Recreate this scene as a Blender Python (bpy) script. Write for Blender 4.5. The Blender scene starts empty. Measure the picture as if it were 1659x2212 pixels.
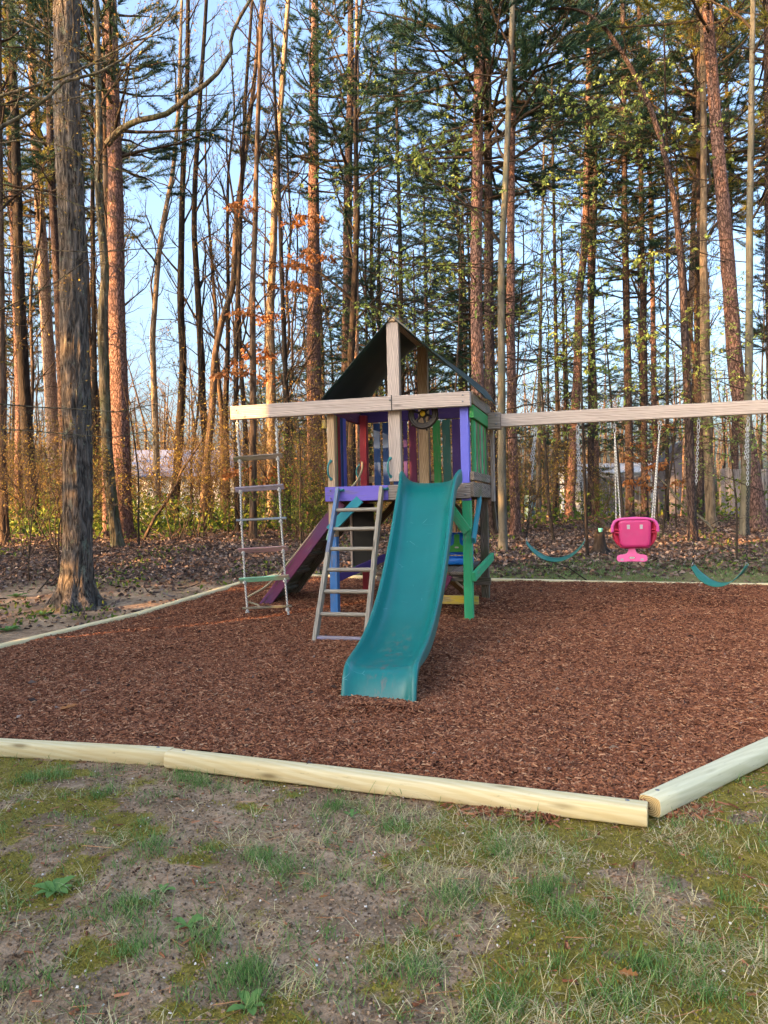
import bpy, bmesh, math, random
import numpy as np
from mathutils import Vector, Matrix

SC = bpy.context.scene
COL = SC.collection
R = math.radians

# ------------------------------------------------------------------ camera
FPX, CU, CV, CH = 1662.0, 829.5, 1106.0, 1.39      # focal length and centre in units of a 1659 x 2212 picture, eye height
ROLL = R(1.2)
CAM_R = np.array((math.cos(ROLL), 0, -math.sin(ROLL)))
CAM_U = np.array((math.sin(ROLL), 0, math.cos(ROLL)))
cam_d = bpy.data.cameras.new('camera')
cam = bpy.data.objects.new('camera', cam_d)
COL.objects.link(cam)
cam_d.sensor_fit = 'VERTICAL'
cam_d.sensor_height = 24.0
cam_d.lens = FPX * 24.0 / 2212.0
cam_d.clip_start = 0.05
cam_d.clip_end = 600
cam.matrix_world = Matrix(((CAM_R[0], CAM_U[0], 0, 0), (CAM_R[1], CAM_U[1], -1, 0), (CAM_R[2], CAM_U[2], 0, CH), (0, 0, 0, 1)))
SC.camera = cam

# ------------------------------------------------------------------ sky, sun, exposure
SUN_H = np.array((-0.87, -0.50)); SUN_H /= np.linalg.norm(SUN_H)
SUN_EL = R(14.0)
world = bpy.data.worlds.new('World')
SC.world = world
world.use_nodes = True
wt = world.node_tree
wt.nodes.clear()
sky = wt.nodes.new('ShaderNodeTexSky')
sky.sky_type = 'NISHITA'
sky.sun_disc = False
sky.sun_elevation = SUN_EL
sky.sun_rotation = math.atan2(SUN_H[0], SUN_H[1])
sky.altitude = 100
sky.air_density = 1.0
sky.dust_density = 8.5
sky.ozone_density = 2.4
bg = wt.nodes.new('ShaderNodeBackground')
bg.inputs[1].default_value = 0.15
wo = wt.nodes.new('ShaderNodeOutputWorld')
wt.links.new(sky.outputs[0], bg.inputs[0])
wt.links.new(bg.outputs[0], wo.inputs[0])
sun_d = bpy.data.lights.new('sun', 'SUN')
sun_d.energy = 4.4
sun_d.angle = R(0.53)
sun_d.color = (1.0, 0.53, 0.19)
sun = bpy.data.objects.new('sun', sun_d)
COL.objects.link(sun)
sun_dir = Vector((SUN_H[0] * math.cos(SUN_EL), SUN_H[1] * math.cos(SUN_EL), math.sin(SUN_EL)))
sun.rotation_euler = sun_dir.to_track_quat('Z', 'Y').to_euler()
sun.location = (-20, -15, 20)
SC.view_settings.view_transform = 'Standard'
SC.view_settings.look = 'None'
SC.view_settings.gamma = 1
SC.view_settings.use_curve_mapping = False
SC.view_settings.exposure = 2.62
SC.cycles.max_bounces = 6
SC.cycles.diffuse_bounces = 4
SC.cycles.caustics_reflective = False
SC.cycles.caustics_refractive = False

# ------------------------------------------------------------------ small maths
rng = np.random.default_rng(7)

def ray(u, v):
    """direction (with unit y) through a point of the 1659 x 2212 picture"""
    return CAM_R * (u - CU) / FPX + CAM_U * (CV - v) / FPX + np.array((0, 1.0, 0))

def at(u, v, Y):
    return np.array((0, 0, CH)) + ray(u, v) * Y

def hash2(ix, iy, seed):
    h = (ix.astype(np.int64) * 374761393 + iy.astype(np.int64) * 668265263 + seed * 1442695041) & 0x7fffffff
    h = ((h ^ (h >> 13)) * 1274126177) & 0x7fffffff
    return ((h ^ (h >> 16)) & 0xffff) / 65535.0

def vnoise(x, y, seed=0):
    x = np.asarray(x, float); y = np.asarray(y, float)
    ix = np.floor(x); iy = np.floor(y)
    fx = x - ix; fy = y - iy
    fx = fx * fx * (3 - 2 * fx); fy = fy * fy * (3 - 2 * fy)
    a = hash2(ix, iy, seed); b = hash2(ix + 1, iy, seed)
    c = hash2(ix, iy + 1, seed); d = hash2(ix + 1, iy + 1, seed)
    return a + (b - a) * fx + (c - a) * fy + (a - b - c + d) * fx * fy

def fbm(x, y, seed=0, octv=4):
    s = 0; amp = 1; tot = 0
    for o in range(octv):
        s = s + amp * vnoise(np.asarray(x) * 2 ** o, np.asarray(y) * 2 ** o, seed + o * 17); tot += amp; amp *= .5
    return s / tot

GY = [-60, 5, 7, 8.0, 9.3, 10.2, 11.5, 13, 16, 20, 30, 60, 400]
GZ = [0, 0, .02, .04, .08, .16, .26, .42, .68, .88, 1.05, 1.12, 1.12]
def gz0(x, y):
    return np.interp(y, GY, GZ)
def gz(x, y):
    """ground height"""
    x = np.asarray(x, float); y = np.asarray(y, float)
    far = np.clip((y - 11.5) / 4, 0, 1)
    near = np.clip((5.2 - y) / 1.5, 0, 1) * np.clip((y + 4) / 3, 0, 1)
    return gz0(x, y) + far * (fbm(x * .35, y * .35, 3) - .5) * .16 + near * ((fbm(x * 1.1 + 9, y * 1.1, 5) - .5) * .05 + (fbm(x * 6, y * 6, 8) - .5) * .03 + (fbm(x * 17, y * 17, 9, 3) - .5) * .016)

def ground_hit(u, v, lo=2.0, hi=80.0):
    d = ray(u, v)
    Y = lo
    while Y < hi:
        if CH + d[2] * Y <= float(gz(d[0] * Y, Y)): break
        Y += .05
    return np.array((d[0] * Y, Y, float(gz(d[0] * Y, Y))))

# ------------------------------------------------------------------ objects
WORLD_OF = {}
def put(o, parent=None, M=None):
    M = M or Matrix()
    COL.objects.link(o)
    if parent is not None:
        o.parent = parent
        o.matrix_basis = WORLD_OF[parent.name].inverted() @ M
    else:
        o.matrix_basis = M
    WORLD_OF[o.name] = M
    return o

def tag(o, label=None, cat=None, group=None, kind=None):
    if label: o['label'] = label
    if cat: o['category'] = cat
    if group: o['group'] = group
    if kind: o['kind'] = kind
    return o

def thing(name, loc, label, cat, group=None):
    o = bpy.data.objects.new(name, None)
    o.empty_display_size = .2
    put(o, None, Matrix.Translation(Vector([float(c) for c in loc])))
    return tag(o, label, cat, group)

def copy_tree(o, parent=None, M=None):
    c = o.copy()
    COL.objects.link(c)
    if parent is not None:
        c.parent = parent
    else:
        c.matrix_basis = M
    for ch in o.children: copy_tree(ch, c)
    return c

class G:
    """collects geometry for one mesh"""
    def __init__(s):
        s.v = []; s.nv = 0; s.f = []          # f: (array of faces (k, m), material index, smooth)
    def add(s, verts, faces, mi=0, smooth=False):
        verts = np.asarray(verts, float).reshape(-1, 3)
        faces = np.asarray(faces, np.int64)
        s.v.append(verts); s.f.append((faces + s.nv, mi, smooth)); s.nv += len(verts)
    def merge(s, g, M=None, mi_shift=0):
        for v in g.v:
            s.v.append(v if M is None else v @ M[:3, :3].T + M[:3, 3])
        for f, mi, sm in g.f: s.f.append((f + s.nv, mi + mi_shift, sm))
        s.nv += g.nv
    def tube(s, P, rad, n=6, mi=0, caps=False, ref=None, jit=0):
        P = np.asarray(P, float); k = len(P)
        rad = np.broadcast_to(np.asarray(rad, float), (k,))
        T = np.gradient(P, axis=0)
        T /= np.linalg.norm(T, axis=1)[:, None] + 1e-12
        if ref is None:
            m = T.mean(0); ref = np.array((0, 0, 1.0)) if abs(m[2]) < .8 * np.linalg.norm(m) + 1e-9 else np.array((1.0, 0, 0))
        A = np.cross(T, ref); A /= np.linalg.norm(A, axis=1)[:, None] + 1e-12
        B = np.cross(T, A)
        th = np.arange(n) * 2 * math.pi / n
        rr = rad[:, None] * (1 + (jit * (rng.random((k, n)) - .5) if jit else 0))
        V = P[:, None, :] + rr[..., None] * (np.cos(th)[None, :, None] * A[:, None, :] + np.sin(th)[None, :, None] * B[:, None, :])
        i = np.arange(k - 1)[:, None] * n; j = np.arange(n)[None, :]; j2 = (j + 1) % n
        F = np.stack((i + j, i + n + j, i + n + j2, i + j2), -1).reshape(-1, 4)
        s.add(V.reshape(-1, 3), F, mi, True)
        if caps:
            s.add(V[0], [list(range(n))], mi); s.add(V[-1], [list(range(n))[::-1]], mi)
    def box(s, c, size, mi=0, M=None):
        h = np.asarray(size, float) / 2
        v = np.array([(x, y, z) for x in (-1, 1) for y in (-1, 1) for z in (-1, 1)], float) * h
        if M is not None: v = v @ np.asarray(M).T
        s.add(v + np.asarray(c, float), [(0, 1, 3, 2), (4, 6, 7, 5), (0, 4, 5, 1), (2, 3, 7, 6), (0, 2, 6, 4), (1, 5, 7, 3)], mi)
    def mesh(s, name, mats):
        me = bpy.data.meshes.new(name)
        V = np.concatenate(s.v) if s.v else np.zeros((0, 3))
        me.vertices.add(len(V)); me.vertices.foreach_set('co', V.astype(np.float32).ravel())
        vi, ls, mi, sm = [], [], [], []
        off = 0
        for f, m, smo in s.f:
            k, w = f.shape
            vi.append(f.ravel()); ls.append(off + np.arange(k) * w); off += k * w
            mi.append(np.full(k, m)); sm.append(np.full(k, smo))
        vi = np.concatenate(vi); ls = np.concatenate(ls)
        me.loops.add(len(vi)); me.loops.foreach_set('vertex_index', vi.astype(np.int32))
        me.polygons.add(len(ls)); me.polygons.foreach_set('loop_start', ls.astype(np.int32))
        me.polygons.foreach_set('material_index', np.concatenate(mi).astype(np.int32))
        me.polygons.foreach_set('use_smooth', np.concatenate(sm).astype(bool))
        for m in (mats if isinstance(mats, (list, tuple)) else [mats]): me.materials.append(m)
        me.update(calc_edges=True)
        me.validate()
        return me
    def obj(s, name, mats, parent=None, M=None, origin=None):
        """origin: world point that becomes the object's origin (geometry is in world coordinates)"""
        if origin is not None:
            o_ = np.asarray([float(c) for c in origin])
            s.v = [v - o_ for v in s.v]
            M = Matrix.Translation(Vector(o_))
        return put(bpy.data.objects.new(name, s.mesh(name, mats)), parent, M)

BOX_CACHE = {}
def board_mesh(L, W, T, bev, mat):
    key = (round(L, 4), round(W, 4), round(T, 4), round(bev, 4), mat.name)
    if key in BOX_CACHE: return BOX_CACHE[key]
    bm = bmesh.new()
    bmesh.ops.create_cube(bm, size=1)
    bmesh.ops.scale(bm, vec=(L, W, T), verts=bm.verts)
    if bev > 0: bmesh.ops.bevel(bm, geom=list(bm.edges), offset=bev, segments=1, affect='EDGES', profile=.5)
    me = bpy.data.meshes.new('board')
    bm.to_mesh(me); bm.free()
    me.materials.append(mat)
    BOX_CACHE[key] = me
    return me

def board(name, p0, p1, wdir, W, T, mat, parent=None, bev=.004):
    """a straight piece from p0 to p1, width W along wdir, thickness T across"""
    p0 = np.asarray(p0, float); p1 = np.asarray(p1, float)
    x = p1 - p0; L = np.linalg.norm(x); x /= L
    y = np.asarray(wdir, float); y = y - x * (x @ y); y /= np.linalg.norm(y)
    z = np.cross(x, y)
    c = (p0 + p1) / 2
    M = Matrix(((x[0], y[0], z[0], c[0]), (x[1], y[1], z[1], c[1]), (x[2], y[2], z[2], c[2]), (0, 0, 0, 1)))
    return put(bpy.data.objects.new(name, board_mesh(L, W, T, min(bev, T * .3, W * .3), mat)), parent, M)

def arc(c, r, a0, a1, n, ex, ey):
    t = np.linspace(a0, a1, n)
    return np.asarray(c) + r * (np.cos(t)[:, None] * np.asarray(ex) + np.sin(t)[:, None] * np.asarray(ey))

# ------------------------------------------------------------------ materials
def new_mat(name):
    m = bpy.data.materials.new(name); m.use_nodes = True
    nt = m.node_tree
    return m, nt, nt.nodes['Principled BSDF']
def nd(nt, t, **kw):
    n = nt.nodes.new(t)
    for k, v in kw.items(): setattr(n, k, v)
    return n
def lk(nt, a, b): nt.links.new(a, b)
def coords(nt, scale=(1, 1, 1), kind='Object', rand=True):
    tc = nd(nt, 'ShaderNodeTexCoord')
    src = tc.outputs[kind]
    if rand:
        oi = nd(nt, 'ShaderNodeObjectInfo')
        mul = nd(nt, 'ShaderNodeVectorMath', operation='SCALE'); mul.inputs[0].default_value = (37.1, 23.7, 51.3)
        lk(nt, oi.outputs['Random'], mul.inputs['Scale'])
        ad = nd(nt, 'ShaderNodeVectorMath', operation='ADD')
        lk(nt, src, ad.inputs[0]); lk(nt, mul.outputs[0], ad.inputs[1]); src = ad.outputs[0]
    mp = nd(nt, 'ShaderNodeMapping'); mp.inputs['Scale'].default_value = scale
    lk(nt, src, mp.inputs['Vector'])
    return mp.outputs[0]
def noise(nt, vec, scale=1, detail=4, rough=.55, dist=0):
    n = nd(nt, 'ShaderNodeTexNoise'); n.inputs['Scale'].default_value = scale; n.inputs['Detail'].default_value = detail
    n.inputs['Roughness'].default_value = rough; n.inputs['Distortion'].default_value = dist
    if vec is not None: lk(nt, vec, n.inputs['Vector'])
    return n.outputs['Fac']
def ramp(nt, fac, stops, interp='LINEAR'):
    r = nd(nt, 'ShaderNodeValToRGB'); cr = r.color_ramp; cr.interpolation = interp
    while len(cr.elements) > 1: cr.elements.remove(cr.elements[-1])
    for i, (p, c) in enumerate(stops):
        e = cr.elements[0] if i == 0 else cr.elements.new(p)
        e.position = p
        e.color = (c, c, c, 1) if isinstance(c, (int, float)) else (*c, 1)
    lk(nt, fac, r.inputs[0])
    return r.outputs[0]
def mixc(nt, fac, a, b, mode='MIX'):
    m = nd(nt, 'ShaderNodeMix', data_type='RGBA', blend_type=mode)
    for s, val in ((m.inputs[0], fac), (m.inputs[6], a), (m.inputs[7], b)):
        if isinstance(val, (int, float)): s.default_value = val
        elif isinstance(val, tuple): s.default_value = (*val, 1)
        else: lk(nt, val, s)
    return m.outputs[2]
def math_(nt, op, a, b=None, clamp=False):
    m = nd(nt, 'ShaderNodeMath', operation=op); m.use_clamp = clamp
    for s, val in zip(m.inputs, (a, b)):
        if val is None: continue
        if isinstance(val, (int, float)): s.default_value = val
        else: lk(nt, val, s)
    return m.outputs[0]
def bump(nt, bs, h, strength=.5, dist=.01):
    b = nd(nt, 'ShaderNodeBump'); b.inputs['Strength'].default_value = strength; b.inputs['Distance'].default_value = dist
    lk(nt, h, b.inputs['Height']); lk(nt, b.outputs[0], bs.inputs['Normal'])
def setp(bs, rough=.7, spec=.3, **kw):
    bs.inputs['Roughness'].default_value = rough
    bs.inputs['Specular IOR Level'].default_value = spec

def hx(h):
    """sRGB hex to linear"""
    c = [int(h[i:i + 2], 16) / 255 for i in (0, 2, 4)]
    return tuple(x / 12.92 if x <= .04045 else ((x + .055) / 1.055) ** 2.4 for x in c)

def wood(name, light, dark, paint=None, wear=.45, rough=.75, moss=None, paint2=None, grain=1.0):
    """timber with the grain along local X, with worn paint if any"""
    m, nt, bs = new_mat(name)
    v = coords(nt, (1.1, 16, 16))
    n1 = noise(nt, v, 1.6, 5, .6, .6)
    rings = nd(nt, 'ShaderNodeTexWave', wave_type='BANDS', bands_direction='DIAGONAL')
    rings.inputs['Scale'].default_value = 5.0; rings.inputs['Distortion'].default_value = 5.5
    rings.inputs['Detail'].default_value = 2.5; rings.inputs['Detail Scale'].default_value = .7
    v2 = coords(nt, (.55, 6.5, 6.5)); lk(nt, v2, rings.inputs['Vector'])
    g = math_(nt, 'ADD', math_(nt, 'MULTIPLY', n1, .6), math_(nt, 'MULTIPLY', rings.outputs['Fac'], .4))
    col = ramp(nt, g, [(.28, dark), (.52, tuple(.5 * (a + b) for a, b in zip(light, dark))), (.75, light)])
    kn = nd(nt, 'ShaderNodeTexVoronoi'); kn.inputs['Scale'].default_value = 1.0
    lk(nt, coords(nt, (1.6, 5.5, 5.5)), kn.inputs['Vector'])
    kf = ramp(nt, kn.outputs['Distance'], [(.07, 1.0), (.14, 0.0)])
    col = mixc(nt, math_(nt, 'MULTIPLY', kf, .75), col, tuple(c * .42 for c in dark))
    big = noise(nt, coords(nt, (2, 4, 4)), 1.2, 3)
    if moss:
        col = mixc(nt, ramp(nt, big, [(.45, 0.0), (.68, .75)]), col, moss)
    if paint:
        pc = paint
        if paint2:
            pc = mixc(nt, ramp(nt, noise(nt, coords(nt, (1.5, 3, 3)), 1.3, 2), [(.44, 0.0), (.58, 1.0)]), paint, paint2)
        else:
            pc = mixc(nt, big, tuple(c * .72 for c in paint), tuple(min(1, c * 1.2) for c in paint))
        w = math_(nt, 'ADD', math_(nt, 'MULTIPLY', n1, .55), math_(nt, 'MULTIPLY', noise(nt, coords(nt, (2.5, 9, 9)), 2, 4, .65), .45))
        f = ramp(nt, w, [(wear - .06, 0.0), (wear + .06, 1.0)])
        col = mixc(nt, f, mixc(nt, .35, col, paint), pc)
    lk(nt, col, bs.inputs['Base Color'])
    setp(bs, rough, .25)
    bump(nt, bs, g, .35 * grain, .004)
    return m

def plastic(name, c, rough=.4, spec=.45, dirt=None, var=.12):
    m, nt, bs = new_mat(name)
    n = noise(nt, coords(nt, (1, 1, 1)), 9, 4)
    col = mixc(nt, n, tuple(x * (1 - var) for x in c), tuple(min(1, x * (1 + var)) for x in c))
    if dirt:
        col = mixc(nt, ramp(nt, noise(nt, coords(nt, (1, 1, 1)), 3.5, 6, .7), [(.55, 0.0), (.8, .45)]), col, dirt)
    lk(nt, col, bs.inputs['Base Color'])
    setp(bs, rough, spec)
    bump(nt, bs, noise(nt, coords(nt, (1, 1, 1)), 160, 2), .08, .002)
    return m

def bark(name, c_hi, c_lo, sx=11, sz=2.2, strength=1.0, moss=None, plates=False, lichen=None):
    m, nt, bs = new_mat(name)
    v = coords(nt, (sx, sx, sz))
    if plates:
        vo = nd(nt, 'ShaderNodeTexVoronoi', feature='DISTANCE_TO_EDGE'); vo.inputs['Scale'].default_value = 1.5
        dv = nd(nt, 'ShaderNodeVectorMath', operation='ADD')
        nz = nd(nt, 'ShaderNodeTexNoise'); nz.inputs['Scale'].default_value = 2.2; lk(nt, v, nz.inputs['Vector'])
        sc_ = nd(nt, 'ShaderNodeVectorMath', operation='SCALE'); sc_.inputs['Scale'].default_value = .9
        lk(nt, nz.outputs['Color'], sc_.inputs[0]); lk(nt, v, dv.inputs[0]); lk(nt, sc_.outputs[0], dv.inputs[1])
        lk(nt, dv.outputs[0], vo.inputs['Vector'])
        h0 = ramp(nt, vo.outputs['Distance'], [(0.0, 0.0), (.16, .8), (.5, 1.0)])
    else:
        h0 = ramp(nt, noise(nt, v, 1.0, 3, .55, 1.1), [(.34, 0.0), (.5, .55), (.66, 1.0)])
    fine = noise(nt, v, 5.0, 4, .65)
    h = math_(nt, 'ADD', math_(nt, 'MULTIPLY', h0, .75), math_(nt, 'MULTIPLY', fine, .35))
    col = ramp(nt, h, [(.15, c_lo), (.6, tuple(.45 * a + .55 * b for a, b in zip(c_hi, c_lo))), (1.0, c_hi)])
    big = noise(nt, coords(nt, (1, 1, .5)), 2.4, 3)
    col = mixc(nt, ramp(nt, big, [(.35, 0.0), (.7, .5)]), col, mixc(nt, .5, col, tuple(c * .55 for c in c_hi)))
    if moss: col = mixc(nt, ramp(nt, noise(nt, coords(nt, (1.5, 1.5, .6)), 2.0, 4), [(.5, 0.0), (.66, .8)]), col, moss)
    if lichen: col = mixc(nt, ramp(nt, noise(nt, coords(nt, (1, 1, .8)), 7, 5, .7), [(.58, 0.0), (.66, .7)]), col, lichen)
    lk(nt, col, bs.inputs['Base Color'])
    setp(bs, .9, .15)
    bump(nt, bs, h, strength, .03)
    return m

def leafmat(name, stops, trans=.35, rough=.6):
    """colour differs from leaf to leaf"""
    m, nt, bs = new_mat(name)
    ge = nd(nt, 'ShaderNodeNewGeometry')
    col = ramp(nt, ge.outputs['Random Per Island'], stops)
    lk(nt, col, bs.inputs['Base Color'])
    setp(bs, rough, .25)
    if trans:
        tr = nd(nt, 'ShaderNodeBsdfTranslucent'); lk(nt, col, tr.inputs[0])
        mx = nd(nt, 'ShaderNodeMixShader'); mx.inputs[0].default_value = trans
        out = nt.nodes['Material Output']
        lk(nt, bs.outputs[0], mx.inputs[1]); lk(nt, tr.outputs[0], mx.inputs[2]); lk(nt, mx.outputs[0], out.inputs[0])
    return m

def metal(name, c, rough=.4):
    m, nt, bs = new_mat(name)
    n = noise(nt, coords(nt), 40, 3)
    lk(nt, mixc(nt, n, tuple(x * .7 for x in c), c), bs.inputs['Base Color'])
    bs.inputs['Metallic'].default_value = .8
    setp(bs, rough, .5)
    return m

W_NAT = wood('wood_natural', hx('cfbfb3'), hx('a39388'))
W_WARM = wood('wood_warm', hx('cfb493'), hx('a2835f'))
W_GRAY = wood('wood_gray', hx('b3a79b'), hx('776a60'))
W_MOSSY = wood('wood_mossy', hx('a09080'), hx('5c5145'), moss=hx('5d6238'))
W_OLD = wood('wood_old', hx('8b7b6a'), hx('4c4138'), moss=hx('4c4d30'))
W_DECK = wood('wood_deck', hx('8d8178'), hx('554b45'))
def pw(name, c, wear=.42, **k): return wood(name, hx('a89a8b'), hx('6a5c50'), paint=hx(c), wear=wear, **k)
P_VIOLET = pw('paint_violet', '7a6cc4', .40)
P_PERI = pw('paint_periwinkle', '6f70cf', .36)
P_GREEN = pw('paint_mint_green', '43b27a', .42)
P_GREEN2 = pw('paint_leaf_green', '3f8f4f', .40)
P_TEAL = pw('paint_teal', '3f97a5', .38)
P_BLUE = pw('paint_blue', '4a7db8', .42)
P_NAVY = pw('paint_navy', '2f4a7c', .36)
P_MAROON = pw('paint_maroon', '6a3450', .36)
P_PURPLE = pw('paint_purple', '4d3a78', .36)
P_PLUM = pw('paint_plum', '574a78', .38, paint2=hx('4a5683'))
P_RED = pw('paint_red', '8f2f38', .36)
P_DTEAL = pw('paint_dark_teal', '3b6660', .38)
P_RAMP = pw('paint_ramp', '7a3f5c', .40, paint2=hx('6a4468'))
P_YELLOW_SUN = pw('paint_yellow_and_sun', 'cfae3a', .50)  # worn yellow paint, also used for the sunlit beam end
P_PINK = pw('paint_pinkish', 'a07a78', .48)
P_LADBLUE = pw('paint_ladder_blue', '6485ad', .50)
P_MINT = pw('paint_mint_stripes', '7fb795', .44, paint2=hx('9c8a78'))
P_BLUEGRAY = pw('paint_bluegray', '7b8b96', .50)
P_LAV = pw('paint_lavender', '9690ab', .56)
W_RUNG = wood('wood_rung', hx('b5aa97'), hx('857a69'))
def timber_wood(name, light, mid, dark):
    """new treated pine: faint broad figure, knots, handling marks and soil on the lower edge"""
    m, nt, bs = new_mat(name)
    fig = nd(nt, 'ShaderNodeTexWave', wave_type='BANDS', bands_direction='DIAGONAL')
    fig.inputs['Scale'].default_value = 2.2; fig.inputs['Distortion'].default_value = 9; fig.inputs['Detail'].default_value = 3; fig.inputs['Detail Scale'].default_value = .5
    lk(nt, coords(nt, (.9, 7, 7)), fig.inputs['Vector'])
    fine = noise(nt, coords(nt, (3, 60, 60)), 1.5, 4, .6)
    big = noise(nt, coords(nt, (1.5, 5, 5)), 1.2, 4, .6)
    col = mixc(nt, ramp(nt, fig.outputs['Fac'], [(.25, 0.0), (.8, .55)]), light, mid)
    col = mixc(nt, ramp(nt, fine, [(.45, 0.0), (.75, .35)]), col, dark)
    col = mixc(nt, ramp(nt, big, [(.4, 0.0), (.7, .6)]), col, mid)
    kn = nd(nt, 'ShaderNodeTexVoronoi'); kn.inputs['Scale'].default_value = 1.0; lk(nt, coords(nt, (2.2, 9, 9)), kn.inputs['Vector'])
    col = mixc(nt, ramp(nt, kn.outputs['Distance'], [(.05, .8), (.13, .25), (.2, 0.0)]), col, tuple(c * .45 for c in dark))
    sc2 = ramp(nt, noise(nt, coords(nt, (6, 22, 22)), 2.0, 5, .7), [(.62, 0.0), (.72, .5)])
    col = mixc(nt, sc2, col, hx('8d7d68'))
    sp = nd(nt, 'ShaderNodeSeparateXYZ'); tc = nd(nt, 'ShaderNodeTexCoord'); lk(nt, tc.outputs['Object'], sp.inputs[0])
    low = math_(nt, 'MULTIPLY', ramp(nt, sp.outputs[2], [(.0, 1.0), (.02, 0.0)]), .0)
    lk(nt, mixc(nt, low, col, hx('6d5a48')), bs.inputs['Base Color']); setp(bs, .75, .2); bump(nt, bs, fine, .25, .003)
    return m
W_TIMBER = timber_wood('wood_timber', hx('e6d6aa'), hx('d6be88'), hx('b79866'))
W_TIMBER2 = timber_wood('wood_timber_green', hx('dbd5b4'), hx('cbc59e'), hx('aba480'))
def endgrain():
    m, nt, bs = new_mat('wood_end_grain')
    w = nd(nt, 'ShaderNodeTexWave', wave_type='RINGS', rings_direction='X')
    w.inputs['Scale'].default_value = 38; w.inputs['Distortion'].default_value = 1.5
    lk(nt, coords(nt, (1, 1, 1), rand=False), w.inputs['Vector'])
    lk(nt, ramp(nt, w.outputs['Fac'], [(0, hx('a8824c')), (1, hx('dcc28c'))]), bs.inputs['Base Color'])
    setp(bs, .8, .2)
    return m
W_END = endgrain()
def slide_material():
    m, nt, bs = new_mat('slide_plastic')
    v = coords(nt, (1, 1, 1), rand=False)
    n = noise(nt, v, 2.2, 3)
    col = mixc(nt, n, hx('086660'), hx('107a74'))
    dust = ramp(nt, noise(nt, coords(nt, (8, 1.3, 1.3), rand=False), 1.3, 7, .72), [(.55, 0.0), (.95, .16)])
    col = mixc(nt, dust, col, hx('6fa3a0'))
    # brown smears where shoes land, near the exit
    sp = nd(nt, 'ShaderNodeSeparateXYZ'); tc = nd(nt, 'ShaderNodeTexCoord'); lk(nt, tc.outputs['Object'], sp.inputs[0])
    low = ramp(nt, sp.outputs[2], [(.30, 1.0), (.42, 0.0)])
    cen = ramp(nt, math_(nt, 'ABSOLUTE', sp.outputs[0]), [(.03, 1.0), (.13, 0.0)])
    sm = ramp(nt, noise(nt, coords(nt, (9, 5, 3), rand=False), 2.2, 5, .65), [(.5, 0.0), (.66, .65)])
    col = mixc(nt, math_(nt, 'MULTIPLY', math_(nt, 'MULTIPLY', low, cen), sm), col, hx('7d675c'))
    sc_ = nd(nt, 'ShaderNodeTexVoronoi', feature='DISTANCE_TO_EDGE'); sc_.inputs['Scale'].default_value = 4
    lk(nt, coords(nt, (1, 2.2, 1), rand=False), sc_.inputs['Vector'])
    scr = math_(nt, 'MULTIPLY', ramp(nt, sc_.outputs['Distance'], [(.002, 1.0), (.006, 0.0)]), ramp(nt, noise(nt, v, 6, 2), [(.6, 0.0), (.64, .5)]))
    col = mixc(nt, scr, col, hx('9fd0cf'))
    lk(nt, col, bs.inputs['Base Color'])
    setp(bs, .42, .5)
    lk(nt, ramp(nt, dust, [(0, .30), (.4, .5)]), bs.inputs['Roughness'])
    bump(nt, bs, noise(nt, v, 220, 2), .06, .002)
    return m
M_SLIDE = slide_material()
M_HOT = plastic('plastic_hot_pink', hx('c63674'), .45, dirt=hx('b06a86'))
M_PINK = plastic('plastic_light_pink', hx('ee6aa8'), .4)
M_RIMP = plastic('plastic_magenta', hx('d9529a'), .4)
M_REDP = plastic('plastic_rose', hx('c22a4e'), .45)
M_BLUEP = plastic('plastic_blue', hx('1f78d8'), .4)
M_GREENP = plastic('plastic_green', hx('2c8a34'), .4)
M_GRAYP = plastic('plastic_gray', hx('b9aeb2'), .5)
M_WHITE = plastic('white_paint', hx('e6e2da'), .5)
M_DARKP = plastic('dark_plastic', hx('2a2420'), .45)
M_WHEEL = plastic('wheel_brown', hx('241a14'), .4)
M_HUB = plastic('hub_yellow', hx('d9b52c'), .4)
M_HANDLE = plastic('handle_teal', hx('35807f'), .45)
M_BELT = plastic('belt_green', hx('236f62'), .45, dirt=hx('8fa89c'))
M_TARP = plastic('tarp_green', hx('07241f'), .55, dirt=hx('163a33'))
M_CHALK = plastic('chalkboard', hx('23221f'), .7)
M_CHAIN = metal('galvanised_chain', hx('b8bcc0'), .38)
M_COAT = plastic('coated_chain', hx('0b1111'), .55)
M_BOLT = metal('bolt_steel', hx('8d8f92'), .45)
M_CUP = plastic('cup_turquoise', hx('6cc9b8'), .4)
def rope_mat(name, a, b):
    m, nt, bs = new_mat(name)
    w = nd(nt, 'ShaderNodeTexWave', wave_type='BANDS', bands_direction='DIAGONAL'); w.inputs['Scale'].default_value = 18
    lk(nt, coords(nt), w.inputs['Vector'])
    lk(nt, ramp(nt, w.outputs['Fac'], [(0, hx(a)), (.6, hx(b))]), bs.inputs['Base Color'])
    setp(bs, .85, .15); bump(nt, bs, w.outputs['Fac'], .8, .004)
    return m
M_ROPE = rope_mat('rope_white', '9a938a', 'ddd8cd')
M_TAN = rope_mat('rope_tan', '8d7c5e', 'c4b390')

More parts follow.
